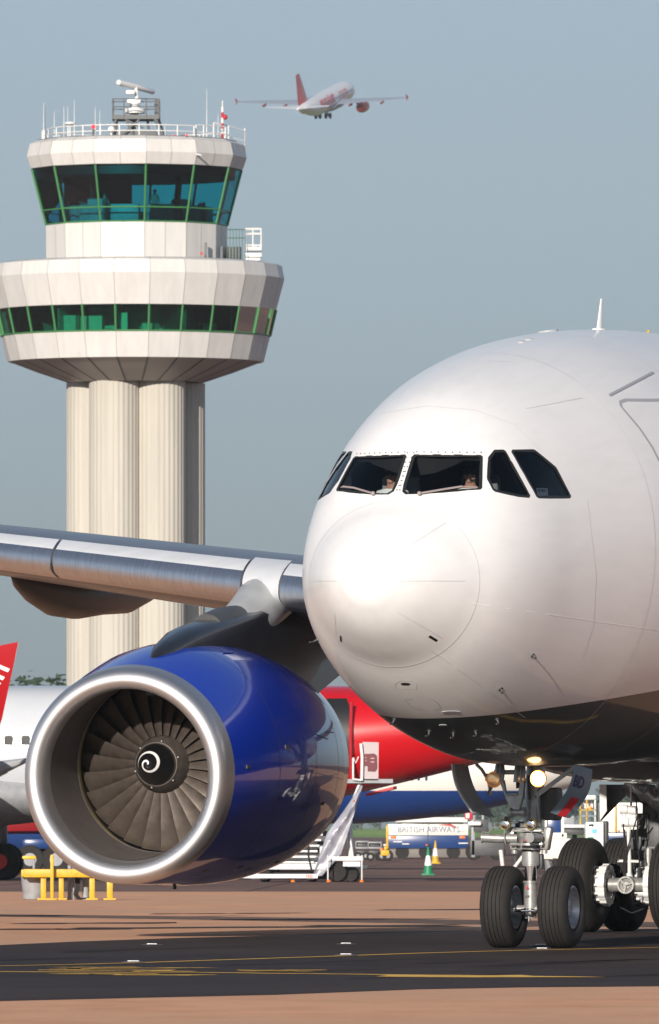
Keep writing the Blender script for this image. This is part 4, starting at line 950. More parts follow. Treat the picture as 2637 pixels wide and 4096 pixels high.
facet_ring('pod_fascia', [(6.9, tz(1030)), (7.76, tz(1045)), (7.90, tz(1112)), (7.46, tz(1272)), (7.3, tz(1274))], 26, M['clad'], 1)
facet_ring('pod_sill', [(7.0, tz(1402)), (7.14, tz(1404)), (6.80, tz(1538)), (6.5, tz(1540))], 26, M['clad'], 1)
mb = MB(); mb.loft([ng_ring(7.0, tz(1036), 26), ng_ring(7.0, tz(1036)+.06, 26)]); part('pod_roof', mb, M['greydk'], tower, 0)
facet_ring('pod_funnel', [(6.7, tz(1537)), (5.2, tz(1592)), (3.72, tz(1640)), (3.5, tz(1645))], 26, M['funnel'], 1, M['black'], .06)
def glazing(n, r0, z0, r1, z1, m, mw, transom=None):
    lo, hi = ng_ring(r0, z0, n), ng_ring(r1, z1, n)
    for k in range(n):
        a, b, c, d = lo[k], lo[(k+1) % n], hi[(k+1) % n], hi[k]
        g = MB(); g.add([a, b, c, d], [(0, 1, 2, 3)]); go = part('window', g, m, tower, 0)
        f = MB(); dn = Vector((a.x, a.y, 0)).normalized()*.03; f.tube([a+dn, d+dn], mw, 6)
        if transom: p, q = a.lerp(d, transom)+dn, b.lerp(c, transom)+dn; f.tube([p, q], mw*.7, 6)
        f.tube([a+dn, b+dn], mw*.7, 6); part('window_frame', f, M['mull'], go, 40)
glazing(13, 4.84, tz(838), 5.60, tz(553), M['towerglass'], .065, .25)
glazing(26, 7.12, tz(1405), 7.44, tz(1271), M['podglass'], .065)
# inside the cab
mb = MB(); mb.cyl((0, 0, tz(845)), (0, 0, tz(835)), 4.6, n=26); part('cab_floor', mb, M['greydk'], tower)
mb = MB(); mb.cyl((0, 0, tz(600)), (0, 0, tz(552)), 5.3, n=26); part('cab_ceiling', mb, M['black'], tower)
mb = MB(); mb.box((-2.0, .3, tz(675)), (3.6, .3, 1.6)); part('cab_screen_wall', mb, M['black'], tower)
mb = MB()
for k in range(4): a = R(45+90*k); mb.cyl((3.0*math.cos(a), 3.0*math.sin(a), tz(840)), (3.3*math.cos(a), 3.3*math.sin(a), tz(560)), .13, n=8)
part('cab_column', mb, M['black'], tower)
mb = MB()
for k in range(13):
    a = PH0+(k+.5)*2*math.pi/13; mb.box((3.7*math.sin(a), -3.7*math.cos(a), tz(790)), (1.5, .7, .9), rz(a), bev=.04)
    if k % 2: mb.box((3.6*math.sin(a), -3.6*math.cos(a), tz(735)), (.9, .12, .4), rz(a+.1))
part('control_desk', mb, M['grey'], tower)
for x, y, a in [(1.05, -2.2, 0), (-1.6, -2.4, 30), (2.1, 2.0, 170)]:
    lab = {1.05: 'controller standing behind the glass right of the middle of the tower cab', -1.6: 'controller seated left of the middle of the tower cab', 2.1: 'controller at the far side of the tower cab on the right'}[x]
    person('person', lab, (TX+x, TD+y, tz(835)+(.95 if x != -1.6 else .75)), R(a), 'stand' if x != -1.6 else 'sit', M['greydk'], M['black'], 'controllers in the tower cab', lod=1)
# inside the pod: core and partitions
mb = MB(); mb.cyl((0, 0, tz(1420)), (0, 0, tz(1262)), 4.2, n=26); part('pod_core', mb, M['offwhite'], tower)
mb = MB(); mb.cyl((0, 0, tz(1412)), (0, 0, tz(1404)), 6.9, n=26); mb.cyl((0, 0, tz(1272)), (0, 0, tz(1262)), 7.2, n=26); part('pod_floors', mb, M['greydk'], tower)
mb = MB()
for k in range(13): a = PH0+(2*k+1)*2*math.pi/26; mb.box((5.6*math.sin(a), -5.6*math.cos(a), tz(1338)), (.12, 2.6, 1.36), rz(a))
part('pod_partition', mb, M['grey'], tower)
mb = MB()
for a, w_, h_ in [(-32, .9, .8), (-20, 1.2, .75), (-5, .5, .9), (8, .9, .35), (24, .3, 1.1), (38, .9, .4), (50, .4, .7)]: mb.box((6.3*math.sin(R(a)), -6.3*math.cos(R(a)), tz(1400)+h_/2), (w_, .4, h_), rz(R(a)))
part('office_furniture', mb, M['offwhite'], tower)
# ribbed columns
def column(cx, cy, r, ztop):
    n = 120; rr = []
    for z in (-.5, ztop):
        rr.append([(cx+(r+.013*(1 if (k % 4) < 2 else -1))*math.cos(2*math.pi*k/n), cy+(r+.013*(1 if (k % 4) < 2 else -1))*math.sin(2*math.pi*k/n), z) for k in range(n)])
    mb = MB(); mb.loft(rr); return part('column', mb, M['conc'], tower, 20)
for cx, cy in [(-1.08, -1.95), (1.32, -1.55), (-2.32, .1), (2.32, 1.5), (-1.1, 2.0), (1.0, 2.9)]: column(cx, cy, 1.34, tz(1642))
mb = MB(); mb.cyl((0, 0, 0), (0, 0, tz(1645)), 1.5, n=20); part('core', mb, M['conc'], tower)
# roof railing (posts stand on the fascia ring)
def rail(name, pts, h_, r=.035, mid=True, m=None):
    mb = MB()
    for p in pts: mb.cyl(p, Vector(p)+Vector((0, 0, h_)), r, n=6)
    for f in ((1., .5) if mid else (1.,)):
        for a, b in zip(pts, pts[1:]): mb.cyl(Vector(a)+Vector((0, 0, h_*f)), Vector(b)+Vector((0, 0, h_*f)), r*.9, n=6)
    return part(name, mb, m or M['white'], tower)
RZ = tz(408)
rail('roof_railing', [(4.85*math.sin(a), -4.85*math.cos(a), RZ) for a in [R(-96+12.4*k) for k in range(12)]], .62)
rail('roof_railing', [(5.0*math.sin(a), -5.0*math.cos(a), RZ) for a in [R(-96-14*k) for k in range(12)]], .62)
rail('roof_railing', [(tx(1012), -3.3, RZ-.05), (tx(1050), -3.0, RZ-.05), (tx(1100), -2.5, RZ-.05), (tx(1160), -1.8, RZ-.05)], .75)
rail('roof_railing', [(tx(1100), -1.2, RZ-.15), (tx(1175), -.8, RZ-.3), (tx(1258), .1, RZ-.5)], 1.1)
rail('roof_railing', [(tx(1258), .1, RZ-.5), (tx(1258), 1.0, RZ-.5)], 1.2)
# surveillance radar on its lattice deck
dk = MB(); dk.box((tx(700), -.2, tz(287)), (tx(822)-tx(580), 2.2, .22)); rd_ = part('radar_platform', dk, M['greydk'], tower)
lg = MB()
for x0, x1, y in [(600, 575, -1.2), (650, 700, -1.2), (800, 850, -1.2), (600, 590, .8), (815, 850, .8), (760, 770, -.4), (690, 680, -.2)]: lg.cyl((tx(x0), y, tz(295)), (tx(x1), y, RZ), .07 if x1 < 800 else .10, n=8)
lg.cyl((tx(600), -1.2, tz(400)), (tx(720), -1.2, tz(300)), .05); lg.cyl((tx(650), -1.2, tz(300)), (tx(740), -1.2, tz(345)), .05); lg.box((tx(690), 0, tz(378)), (2.5, 1.8, .42), bev=.06); lg.box((tx(688), -.2, tz(330)), (.25, .3, .7)); lg.box((tx(690), -.2, tz(245)), (.45, .5, .6))
part('radar_legs', lg, M['greydk'], rd_)
rl = MB()
px_ = [(tx(582), -1.3), (tx(640), -1.3), (tx(755), -1.3), (tx(820), -1.3), (tx(820), .9), (tx(700), .9), (tx(582), .9), (tx(582), -1.3)]
for (x, y), (x2, y2) in zip(px_, px_[1:]):
    rl.cyl((x, y, tz(290)), (x, y, tz(195)), .035, n=6)
    for z in (195, 235): rl.cyl((x, y, tz(z)), (x2, y2, tz(z)), .03, n=6)
for x in (800, 812): rl.cyl((tx(x), -.4, tz(290)), (tx(x), -.4, tz(192)), .06, n=6)
rl.cyl((tx(835), 0, RZ), (tx(812), 0, tz(240)), .03, n=6); part('platform_railing', rl, M['greydk'], rd_)
tu = MB(); tu.cyl((tx(695), -.2, tz(262)), (tx(695), -.2, tz(238)), .55, n=20); tu.cyl((tx(695), -.2, tz(238)), (tx(693), -.2, tz(200)), .32, .24, n=20); tu.box((tx(690), -.2, tz(200)), (.75, .5, .28), bev=.08); tu.box((tx(672), -.35, tz(156)), (.5, .4, .24), bev=.07); tu.cyl((tx(705), -.1, tz(205)), (tx(700), -.1, tz(125)), .10, n=12)
part('radar_turntable', tu, M['offwhite'], rd_)
ra = MB(); ra.tube([(tx(608), -1.1, tz(109)), (tx(612), -1.05, tz(109)), (tx(700), 0, tz(124)), (tx(786), 1.1, tz(144)), (tx(789), 1.15, tz(145))], [.10, .155, .155, .13, .09], 16); part('radar_antenna', ra, M['white'], rd_)
for x, y0, y1, yy in [(232, 220, 410, -2.5), (240, 225, 410, -2.2), (285, 262, 400, -2), (333, 235, 400, -1.5), (352, 232, 400, -1), (387, 205, 400, -1.8), (497, 248, 400, -3), (519, 262, 400, -2.6), (1064, 140, 400, -1), (1122, 270, 410, -1.2), (850, 320, 400, -1)]:
    mb = MB(); mb.tube([(tx(x), yy, RZ), (tx(x), yy, tz(y0+(y1-y0)*.55)), (tx(x), yy, tz(y0))], [.035, .018, .009], 6); part('whip_antenna', mb, M['offwhite'], tower)
mb = MB(); mb.cyl((tx(365), -1.5, RZ), (tx(365), -1.5, tz(330)), .035); mb.sph((tx(365), -1.5, tz(322)), .30, 10, sc_=(1, 1, .38)); part('satellite_dome', mb, M['white'], tower)
mb = MB(); mb.sph((tx(580), -3.6, tz(366)), .19, 12); mb.cyl((tx(580), -3.6, RZ), (tx(580), -3.6, tz(380)), .05); part('round_lamp_housing', mb, M['white'], tower)
ms = MB()
for k in range(6): ms.cyl((tx(1145), -1.5, tz(405-28*k)), (tx(1145), -1.5, tz(405-28*(k+1))), .07, n=10, mi=k % 2)
ms.cyl((tx(1145), -1.5, tz(238)), (tx(1145), -1.5, tz(205)), .03, n=6, mi=1); ms.sph((tx(1158), -1.5, tz(290)), .14, 8, mi=0)
part('striped_mast', ms, [M['redsign'], M['offwhite']], tower)
for x, y, r in [(490, 358, .11), (897, 407, .09), (965, 400, .05)]:
    mb = MB(); mb.cyl((tx(x), -4.6, RZ-.2), (tx(x), -4.6, tz(y)-.05), .06, n=8); lo = part('lamp_bracket', mb, M['greydk'], tower); mb = MB(); mb.sph((tx(x), -4.6, tz(y)), r, 8); part('obstruction_lamp', mb, M['redlamp'], lo)
mb = MB(); mb.cyl((tx(1015), -5.0, tz(500)), (tx(1040), -5.4, tz(507)), .05, n=8); part('fascia_camera', mb, M['offwhite'], tower)
# plant and cradle beside the cab wall
mb = MB(); mb.box((tx(1205), 0, tz(985)), (.75, 1.4, .75), bev=.03); mb.box((tx(1062), -3.4, tz(980)), (.14, .1, .8)); mb.box((tx(1140), -1.6, tz(985)), (.12, .1, .7)); part('roof_plant', mb, M['greydk'], tower)
cr_ = MB()
for x in (1262, 1300, 1342):
    for y in (-.5, .5): cr_.cyl((tx(x), y, tz(965)), (tx(x), y, tz(855)), .035, n=6)
for z in (855, 880, 940, 965):
    for y in (-.5, .5): cr_.cyl((tx(1262), y, tz(z)), (tx(1342), y, tz(z)), .035, n=6)
cr_.box((tx(1302), 0, tz(955)), (.85, 1.0, .10)); cr_.box((tx(1302), 0, tz(990)), (.9, .9, .22), bev=.03); cr_.box((tx(1300), 0, tz(1012)), (.8, .8, .16), bev=.03); part('maintenance_cradle', cr_, M['white'], tower)
mb = MB(); mb.box((tx(1040), -3.9, tz(1000)), (.14, .1, .16)); part('red_valve', mb, M['redsign'], tower)
for x0, x1 in ((1168, 1262),):
    mb = MB()
    for k in range(7): xk = tx(x0+(x1-x0)*k/6); mb.cyl((xk, -.9, tz(1035)), (xk, -.9, tz(862)), .022, n=6)
    for z in (862, 905): mb.cyl((tx(x0), -.9, tz(z)), (tx(x1), -.9, tz(z)), .03, n=6)
    part('green_railing', mb, mat('rail_green', (.08, .16, .14), .5), tower)

# ================================================================= OTHER JETS
def jet(name, label, loc, rot, L_, Rf, spec, mats, group=None):
    """fuselage along +y (nose at y=0), z=0 on the fuselage axis"""
    root = tag(link(name, None, None, loc, rot), label, 'airliner', group)
    def prof(y):
        t = y/L_
        n_ = pchip([0, .004, .02, .05, .09, .13, .2, .62, .75, .85, .93, .985, 1.], [.02, .22, .5, .75, .92, .985, 1, 1, .93, .74, .48, .22, .08], [t])[0]
        zt = pchip([0, .02, .05, .09, .13, .2, .62, .75, .9, 1.], [-.25, .12, .55, .85, .97, 1, 1, 1, .9, .62], [t])[0]
        zb = pchip([0, .02, .06, .12, .2, .62, .72, .82, .92, 1.], [-.35, -.68, -.9, -.99, -1, -1, -.86, -.45, .05, .42], [t])[0]
        return n_*Rf, zt*Rf, zb*Rf
    mb = MB(); N = 64; ys = [L_*(i/90)**1.25 for i in range(91)]; rings = []
    for y in ys:
        w_, a, b = prof(y); rings.append([(w_*math.cos(2*math.pi*k/N), y, (a+b)/2+(a-b)/2*math.sin(2*math.pi*k/N)) for k in range(N)])
    mb.loft(rings); fo = part('fuselage', mb, mats['hull'], root, 60)
    W = spec
    for sg in (1, -1):
        mb = MB(); rr = []
        for f in (0, .15, .35, .6, .85, 1.):
            x = .6+(W['span']-.6)*f; s = W['ws']+x*.50; c = W['wc']*(1-f)+W['wc']*.24*f if f > .3 else W['wc']*(1-f*.9)+.3*W['wc']*f*.3; z = -Rf*.55+x*.09
            rr.append([(sg*x, s+u*c, z+v*c*(.12 if f < .9 else .1)) for u, v in [(0, 0), (.03, .28), (.12, .52), (.35, .62), (.7, .3), (1, 0), (.7, -.15), (.35, -.4), (.12, -.36), (.03, -.2)]])
        mb.loft(rr); wo = part('wing', mb, mats['wing'], root, 40)
        x = W['span']; s = W['ws']+x*.5; z = -Rf*.55+x*.09; wl = MB(); h_ = W['wlh']
        if W.get('fence'): wl.prism([(sg*x, s, z), (sg*x, s+1.4, z+.05), (sg*x, s+1.7, z+.75), (sg*x, s+1.3, z+.75)], (sg*.06, 0, 0)); wl.prism([(sg*x, s, z), (sg*x, s+1.4, z), (sg*x, s+1.5, z-.45), (sg*x, s+1.2, z-.45)], (sg*.06, 0, 0))
        else: wl.loft([[(sg*(x-.02), s, z-.02), (sg*(x-.02), s+1.6, z-.02), (sg*(x+.04), s+1.6, z+.04), (sg*(x+.04), s, z+.04)], [(sg*(x+.42), s+.45, z+.55), (sg*(x+.42), s+1.85, z+.55), (sg*(x+.48), s+1.85, z+.5), (sg*(x+.48), s+.45, z+.5)], [(sg*(x+.66), s+1.75, z+h_), (sg*(x+.66), s+2.35, z+h_+.12), (sg*(x+.70), s+2.35, z+h_+.12), (sg*(x+.70), s+1.75, z+h_)]])
        part('winglet', wl, mats['tip'], wo, 40)
        for fx in (.25, .45, .68):
            x = .6+(W['span']-.6)*fx; s = W['ws']+x*.5+W['wc']*(1-fx*.76)*.55; z = -Rf*.55+x*.09-.2
            mb = MB(); mb.tube([(sg*x, s, z), (sg*x, s+.6, z-.22), (sg*x, s+1.8, z-.22), (sg*x, s+2.6, z+.02)], [.06, .24, .2, .05], 10); part('flap_fairing', mb, mats['tip'] if W.get('fence') else mats['wing'], wo)
        ex_ = W['ex']; ey = W['ws']+ex_*.5-2.4; ez = -Rf*.55-1.05
        mb = MB(); mb.lathe([(.6, .62), (.1, .75), (0, .85), (.12, .98), (.7, 1.08), (1.8, 1.08), (2.8, .92), (3.4, .70), (3.4, .6), (4.1, .42), (4.5, .1)], (sg*ex_, ey, ez), (0, 1, 0), 32); mb.lathe([(.6, .9), (.6, .01)], (sg*ex_, ey, ez), (0, 1, 0), 32)
        eo = part('engine', mb, mats['eng'], root, 45); mb = MB(); mb.loft([[(sg*ex_-.12, ey+.9, ez+.9), (sg*ex_+.12, ey+.9, ez+.9), (sg*ex_+.12, ey+5, ez+.9), (sg*ex_-.12, ey+5, ez+.9)], [(sg*ex_-.12, ey+2, ez+1.3), (sg*ex_+.12, ey+2, ez+1.3), (sg*ex_+.12, ey+5, ez+1.3), (sg*ex_-.12, ey+5, ez+1.3)]]); part('pylon', mb, mats['wing'], eo, 0)
        mb = MB(); mb.loft([[(sg*x, s+u*c, z+v*c*.1) for u, v in [(0, 0), (.1, .5), (.4, .6), (1, 0), (.4, -.5), (.1, -.4)]] for x, s, c, z in [(.4, L_*.86, 3.6, Rf*.45), (W['ts'], L_*.86+W['ts']*.55, 1.4, Rf*.45+W['ts']*.09)]]); part('tailplane', mb, mats['tailplane'], root, 40)
        if W['gear'] != 'none':
            mb = MB(); gx, gy = W['gear']; zg = W['gz']
            mb.cyl((sg*gx, gy, -Rf*.7), (sg*gx, gy, zg+.5), .13, n=12); mb.cyl((sg*(gx-.5), gy, zg+.56), (sg*(gx+.5), gy, zg+.56), .08, n=10); mb.cyl((sg*gx, gy+.1, zg+1.0), (sg*(gx-1.2), gy+.1, -Rf*.8), .06); go = part('main_landing_gear', mb, M['grey'], root)
            if W.get('wheel', True):
                for d in (-.43, .43): link('tyre', mt_, go, (sg*gx+d, gy, zg+.56), None).scale = (.75, .8, .8); mb = MB(); mb.cyl((sg*gx+d-.23, gy, zg+.56), (sg*gx+d+.23, gy, zg+.56), .22, n=20); part('hub', mb, mats['hub'], go)
    mb = MB(); fh = W['fin']; mb.loft([[(v*c*.09, s+u*c, z) for u, v in [(0, 0), (.1, .5), (.4, .6), (1, 0), (.4, -.6), (.1, -.5)]] for z, s, c in [(Rf*.82, L_*.80, 6.2), (Rf+fh, L_*.80+fh*.75, 2.3)]]); part('tail_fin', mb, mats['fin'], root, 40)
    mb = MB()
    for y in [L_*.14+.51*k for k in range(int(L_*.60/.51))]:
        w_, a, b = prof(y); m_ = (a+b)/2; hh = (a-b)/2; sn = (Rf*.15-m_)/hh; wx = w_*math.sqrt(max(0, 1-sn*sn))
        for sg in (1, -1):
            q = [(-.13, -.13), (-.09, -.19), (.09, -.19), (.13, -.13), (.13, .13), (.09, .19), (-.09, .19), (-.13, .13)]
            mb.add([(sg*(wx+.012-.05*(v > .1)*0-(v*v)*.1), y+u, Rf*.15+v) for u, v in q], [tuple(range(8))])
    if W.get('windows', True): wn = part('cabin_windows', mb, M['black'], root, 0); wn['kind'] = 'stuff'
    fm = MB(); fm.loft([[(w_*math.cos(2*math.pi*k/24), y, -Rf*.62+h_*math.sin(2*math.pi*k/24)) for k in range(24)] for y, w_, h_ in [(W['ws']-2.5, .5, .2), (W['ws']-.5, Rf*1.0, Rf*.45), (W['ws']+2, Rf*1.1, Rf*.55), (W['ws']+6, Rf*1.1, Rf*.55), (W['ws']+9, Rf*.95, Rf*.4), (W['ws']+11, .5, .2)]]); part('wing_fairing', fm, mats['wing'], root, 60)
    root['_prof'] = 0
    del root['_prof']
    return root, prof
# --- climbing jet
M['jetwhite'] = mat('jet_white', (.72, .73, .76), .3, coat=.5)
M['jetred'] = mat('jet_orange_red', (.60, .03, .015), .35, coat=.4)
M['jetwing'] = mat('jet_wing_grey', (.30, .33, .40), .4)
ED = 2117.0
ecx, ecz = (1290-CX)*ED/F, HC+(YH-408)*ED/F
ej, eprof = jet('airliner', 'small white and orange-red airliner climbing away in the sky right of the tower', (0, 0, 0), (0, 0, 0), 33.8, 1.98, dict(span=17.0, ws=9.0, wc=6.1, wlh=0, fence=True, ex=5.75, ts=6.2, fin=5.5, gear=(1.0, 18.2), gz=-3.2, windows=True, wheel=True), dict(hull=M['jetwhite'], wing=M['jetwing'], tip=M['jetred'], eng=M['jetred'], tailplane=M['jetwhite'], fin=M['jetred'], hub=M['grey']))
def jet_lettering(root, prof, body, size, y0, z0, m, side, name='lettering', bold=.03, L_=None, flip=False):
    tm = text_mb(body, size, bold, 0); bm = bmesh.new(); vv = [bm.verts.new(v) for v in tm.v]
    for f in tm.f:
        try: bm.faces.new([vv[i] for i in f])
        except ValueError: pass
    bmesh.ops.triangulate(bm, faces=bm.faces[:])
    for _ in range(2): bmesh.ops.subdivide_edges(bm, edges=[e for e in bm.edges if e.calc_length() > size*.25], cuts=1); bmesh.ops.triangulate(bm, faces=bm.faces[:])
    bm.verts.index_update(); mb = MB()
    vs = []
    for v in bm.verts:
        y = y0+(-v.co.x if side > 0 else v.co.x); z = z0+v.co.y; w_, a, b = prof(y); mm, hh = (a+b)/2, (a-b)/2; sn = max(-1, min(1, (z-mm)/hh)); vs.append((side*(-1)*(w_*math.sqrt(1-sn*sn)+.035), y, z))
    mb.add(vs, [tuple(q.index for q in f.verts) for f in bm.faces]); bm.free(); return part(name, mb, m, root, 0)
# starboard side is local -x: text runs tail -> nose there
jet_lettering(ej, eprof, 'easyJet', 3.2, 25.0, -.25, M['jetred'], 1, bold=.07)
jet_lettering(ej, eprof, '.com', 3.1, 13.9, -.25, mat('jet_red_light', (.62, .16, .12), .4), 1, bold=.0)
PSI, PIT, BNK = R(17.5), R(12.3), R(.2)
# local +y is aft; heading = (sin psi, cos psi) in plan, pitched up
hd = Vector((math.sin(PSI)*math.cos(PIT), math.cos(PSI)*math.cos(PIT), math.sin(PIT))); aft = -hd
rgt = Vector((math.cos(PSI), -math.sin(PSI), 0)); up = rgt.cross(hd)
rgt2 = rgt*math.cos(BNK)+up*math.sin(BNK); up2 = rgt2.cross(hd)
Mx = Matrix(((-rgt2.x, aft.x, up2.x), (-rgt2.y, aft.y, up2.y), (-rgt2.z, aft.z, up2.z)))
ej.rotation_euler = Mx.to_euler(); ej.location = Vector((ecx, ED, ecz))-Mx @ Vector((0, 18.0, 0))
# --- parked jet with red rear (behind the engine, left side towards us)
def band_paint(name, white, red, y0, k):
    m = mat(name, white, .25, coat=.7, nscale=.8, namt=.04); t = m.node_tree; bs = t.nodes['Principled BSDF']; src = bs.inputs['Base Color'].links[0].from_socket
    c = t.nodes.new('ShaderNodeTexCoord'); s = t.nodes.new('ShaderNodeSeparateXYZ'); t.links.new(c.outputs['Object'], s.inputs[0])
    a = t.nodes.new('ShaderNodeMath'); a.operation = 'MULTIPLY_ADD'; a.inputs[1].default_value = k; t.links.new(s.outputs['Z'], a.inputs[0]); t.links.new(s.outputs['Y'], a.inputs[2])
    g = t.nodes.new('ShaderNodeMath'); g.operation = 'GREATER_THAN'; g.inputs[1].default_value = y0; t.links.new(a.outputs[0], g.inputs[0])
    x = t.nodes.new('ShaderNodeMix'); x.data_type = 'RGBA'; t.links.new(g.outputs[0], x.inputs['Factor']); t.links.new(src, x.inputs[6]); x.inputs[7].default_value = (*red, 1); t.links.new(x.outputs[2], bs.inputs['Base Color']); return m
AD = 331.0
XD = (1372-CX)*AD/F           # rear door
AL = 39.5; AR = 2.0; AZ = 5.82-AR
ab, aprof = jet('airliner', 'parked white airliner with red rear fuselage and stairs at its rear door', (XD-30.6*math.cos(R(6.5)), AD+30.6*math.sin(R(6.5)), AZ), (0, 0, R(-96.5)), AL, AR, dict(span=16.2, ws=12.8, wc=6.6, wlh=2.55, ex=4.9, ts=6.8, fin=6.8, gear=(3.0, 19.95), gz=-AZ, windows=True), dict(hull=band_paint('white_and_red_hull', (.54, .56, .60), (.50, .004, .010), 27.6, -1.2), wing=M['grey'], tip=M['red'], eng=M['red'], tailplane=M['offwhite'], fin=M['red'], hub=mat('wheel_hub_red', (.8, .012, .015), .4)))
def side_patch(root, prof, y0, y1, z0, z1, side, m, name, off=.02, rnd=.12):
    mb = MB(); n = 12; rr = []
    for i in range(n+1):
        z = z0+(z1-z0)*i/n; ins = rnd*(1 if i in (0, n) else .25 if i in (1, n-1) else 0); row = []
        for y in (y0+ins, (y0+y1)/2, y1-ins):
            w_, a, b = prof(y); mm, hh = (a+b)/2, (a-b)/2; sn = max(-1, min(1, (z-mm)/hh)); row.append((-side*(w_*math.sqrt(1-sn*sn)+off), y, z))
        rr.append(row)
    mb.loft(rr, False, False); return part(name, mb, m, root, 60)
side_patch(ab, aprof, 30.15, 30.97, 3.05-AZ, 5.42-AZ, -1, M['black'], 'dark_doorway_panel')  # black panel on the skin, painted in for the unlit doorway
tl_ = MB(); tl_.tube([(2.0, 30.05, 2.9-AZ), (2.05, 30.05, 4.2-AZ), (1.85, 30.05, 5.3-AZ)], .05, 8); tl_.tube([(1.9, 31.05, 3.-AZ), (1.95, 31.05, 4.2-AZ), (1.75, 31.05, 5.3-AZ)], .05, 8); part('door_jamb', tl_, M['red'], ab)
wl_x = 16.2
tmw = text_mb('berlin', 1.35, .02, 0); tmw.xf(Matrix.Rotation(R(62), 4, 'Z'))
xs = [v.x for v in tmw.v]; ys = [v.y for v in tmw.v]
# lettering climbs the outer face of the near winglet, reading towards its tip
WZ = -AR*.55+wl_x*.09
def wlp(u, v, sg=1):      # u = metres aft of the winglet root leading edge, v = height
    h_ = 2.55; k = min(1, v/h_); x = wl_x+.04+(.44*min(1, v/.5) if v < .5 else .44+.22*(v-.5)/(h_-.5)); return Vector((sg*(x+.03), 12.8+wl_x*.5+u, WZ+v))
tw2 = MB(); k_ = 1.
tw2.add([wlp(.75+(v.x-max(xs))*.82+1.35, .15+(v.y-min(ys))/(max(ys)-min(ys))*1.9) for v in tmw.v], tmw.f); part('winglet_lettering', tw2, M['text_white'], ab, 0)
bf = MB(); bf.box((1.35, 31.9, 2.66-AZ), (.5, .9, .08), rx(R(14))); part('belly_flap', bf, M['redsign'], ab)

# --- far blue-bellied jet
M['bahull'] = hull_paint('white_blue_hull', (.80, .77, .72), (.010, .045, .20), 0, -.76, 0, -.76)
BD_ = 420.0
ba, bprof = jet('airliner', 'distant white airliner with a dark blue belly, beyond the red jet and blue-and-white tug', (-22.7, BD_, 3.75), (0, 0, R(-90)), 37.6, 2.0, dict(span=16, ws=10.0, wc=6.0, wlh=0, fence=True, ex=5.7, ts=6.2, fin=5.9, gear=(3.8, 16.6), gz=-3.75, windows=True), dict(hull=M['bahull'], wing=M['grey'], tip=M['navy'], eng=M['navy'], tailplane=M['offwhite'], fin=M['navy'], hub=M['grey']))
jet_lettering(ba, bprof, 'G-EUYH', .60, 24.25, -.36, M['text_navy'], -1, 'registration', .012)

# ================================================================= APRON EQUIPMENT
def S5(x, y, d=322.): return P(1150+.2922*x, 3000+.2922*y, d)
def S6(x, y, d): return P(1200+.5844*x, 2500+.5844*y, d)
M['tarp'] = mat('grey_canopy_sheet', (.36, .36, .42), .35, coat=.3, nscale=1.3, namt=.45, bump=.3)
st_ = thing('passenger_stairs', 'mobile passenger stairs with a grey sheeted side, at the rear door of the red-tailed jet', 'aircraft steps', G(1370, 3528))
def rp(name, mb, m, root, ang=35, **k):
    mb.xf(Matrix.Translation(-root.location)); return part(name, mb, m, root, ang, **k)
mb = MB()
a, b = S5(330, 1720), S5(1030, 1490)
mb.box(((S5(560, 0).x+S5(1035, 0).x)/2, 322, S5(0, 1485).z), (S5(1035, 0).x-S5(560, 0).x, .14, .12)); mb.box(((S5(760, 0).x+S5(1000, 0).x)/2, 321.8, S5(0, 1560).z), (.5, .14, .14)); mb.box((S5(80, 0).x, 323, .45), (2.0, 2.0, .16)); mb.box((S5(560, 0).x, 322.4, S5(0, 1400).z), (.5, .5, .35), bev=.04); mb.box((S5(-292, 0).x, 321.5, S5(0, 1725).z), (S5(415, 0).x-S5(-1000, 0).x, .12, .12)); mb.box((S5(880, 0).x, 322.9, S5(0, 1600).z), (.9, .1, .1))
rp('chassis', mb, M['offwhite'], st_)
for x, r in ((700, .30), (885, .22), (345, .12), (-300, .2)):
    mb = MB(); mb.lathe([(-.11, r*.5), (-.12, r*.9), (-.07, r), (.07, r), (.12, r*.9), (.11, r*.5), (.11, .01)], (S5(x, 0).x, 322.2, r), (.4, 1, 0), 28); mb.lathe([(-.11, r*.5), (-.10, .01)], (S5(x, 0).x, 322.2, r), (.4, 1, 0), 28); rp('wheel', mb, M['tyre'], st_)
mb = MB(); mb.prism([S5(250, 1697, 321.3), S5(415, 1697, 321.3), S5(415, 1755, 321.3), S5(250, 1755, 321.3)], (0, .1, 0)); bp_ = rp('bumper', mb, M['white'], st_, 0)
mb = MB()
for k in range(4): mb.prism([S5(256+24*k, 1705, 321.28), S5(266+24*k, 1705, 321.28), S5(272+24*k, 1748, 321.28), S5(262+24*k, 1748, 321.28)], (0, .01, 0))
rp('red_stripes', mb, M['redsign'], st_, 0)
for k in range(11):
    mb = MB(); y = 1690-76*k; x0 = -560+18*k; mb.box(((S5(x0, 0).x+S5(315+24*k, 0).x)/2, 322.6+.22*k, S5(0, y).z), (S5(315+24*k, 0).x-S5(x0, 0).x, .28, .055)); mb.box((S5(150, 0).x, 322.75+.22*k, S5(0, y+25).z), (1.1, .02, .12)); rp('tread', mb, M['offwhite'], st_)
mb = MB(); mb.tube([S5(330, 1640), S5(290, 1450), S5(290, 1250), S5(345, 1150)], .03, 8); mb.tube([S5(345, 1150), S5(600, 800), S5(800, 560)], .025, 8); rp('handrail', mb, M['black'], st_)
for k in range(4):
    mb = MB(); mb.box((S5(60-40*k, 0).x, 323.6+.6*k, .45+.42*k), (2.4, .08, .75+.1*k)); rp('shade_backing', mb, M['dark'], st_)  # dark backing boxes added behind the treads as shade in the gaps
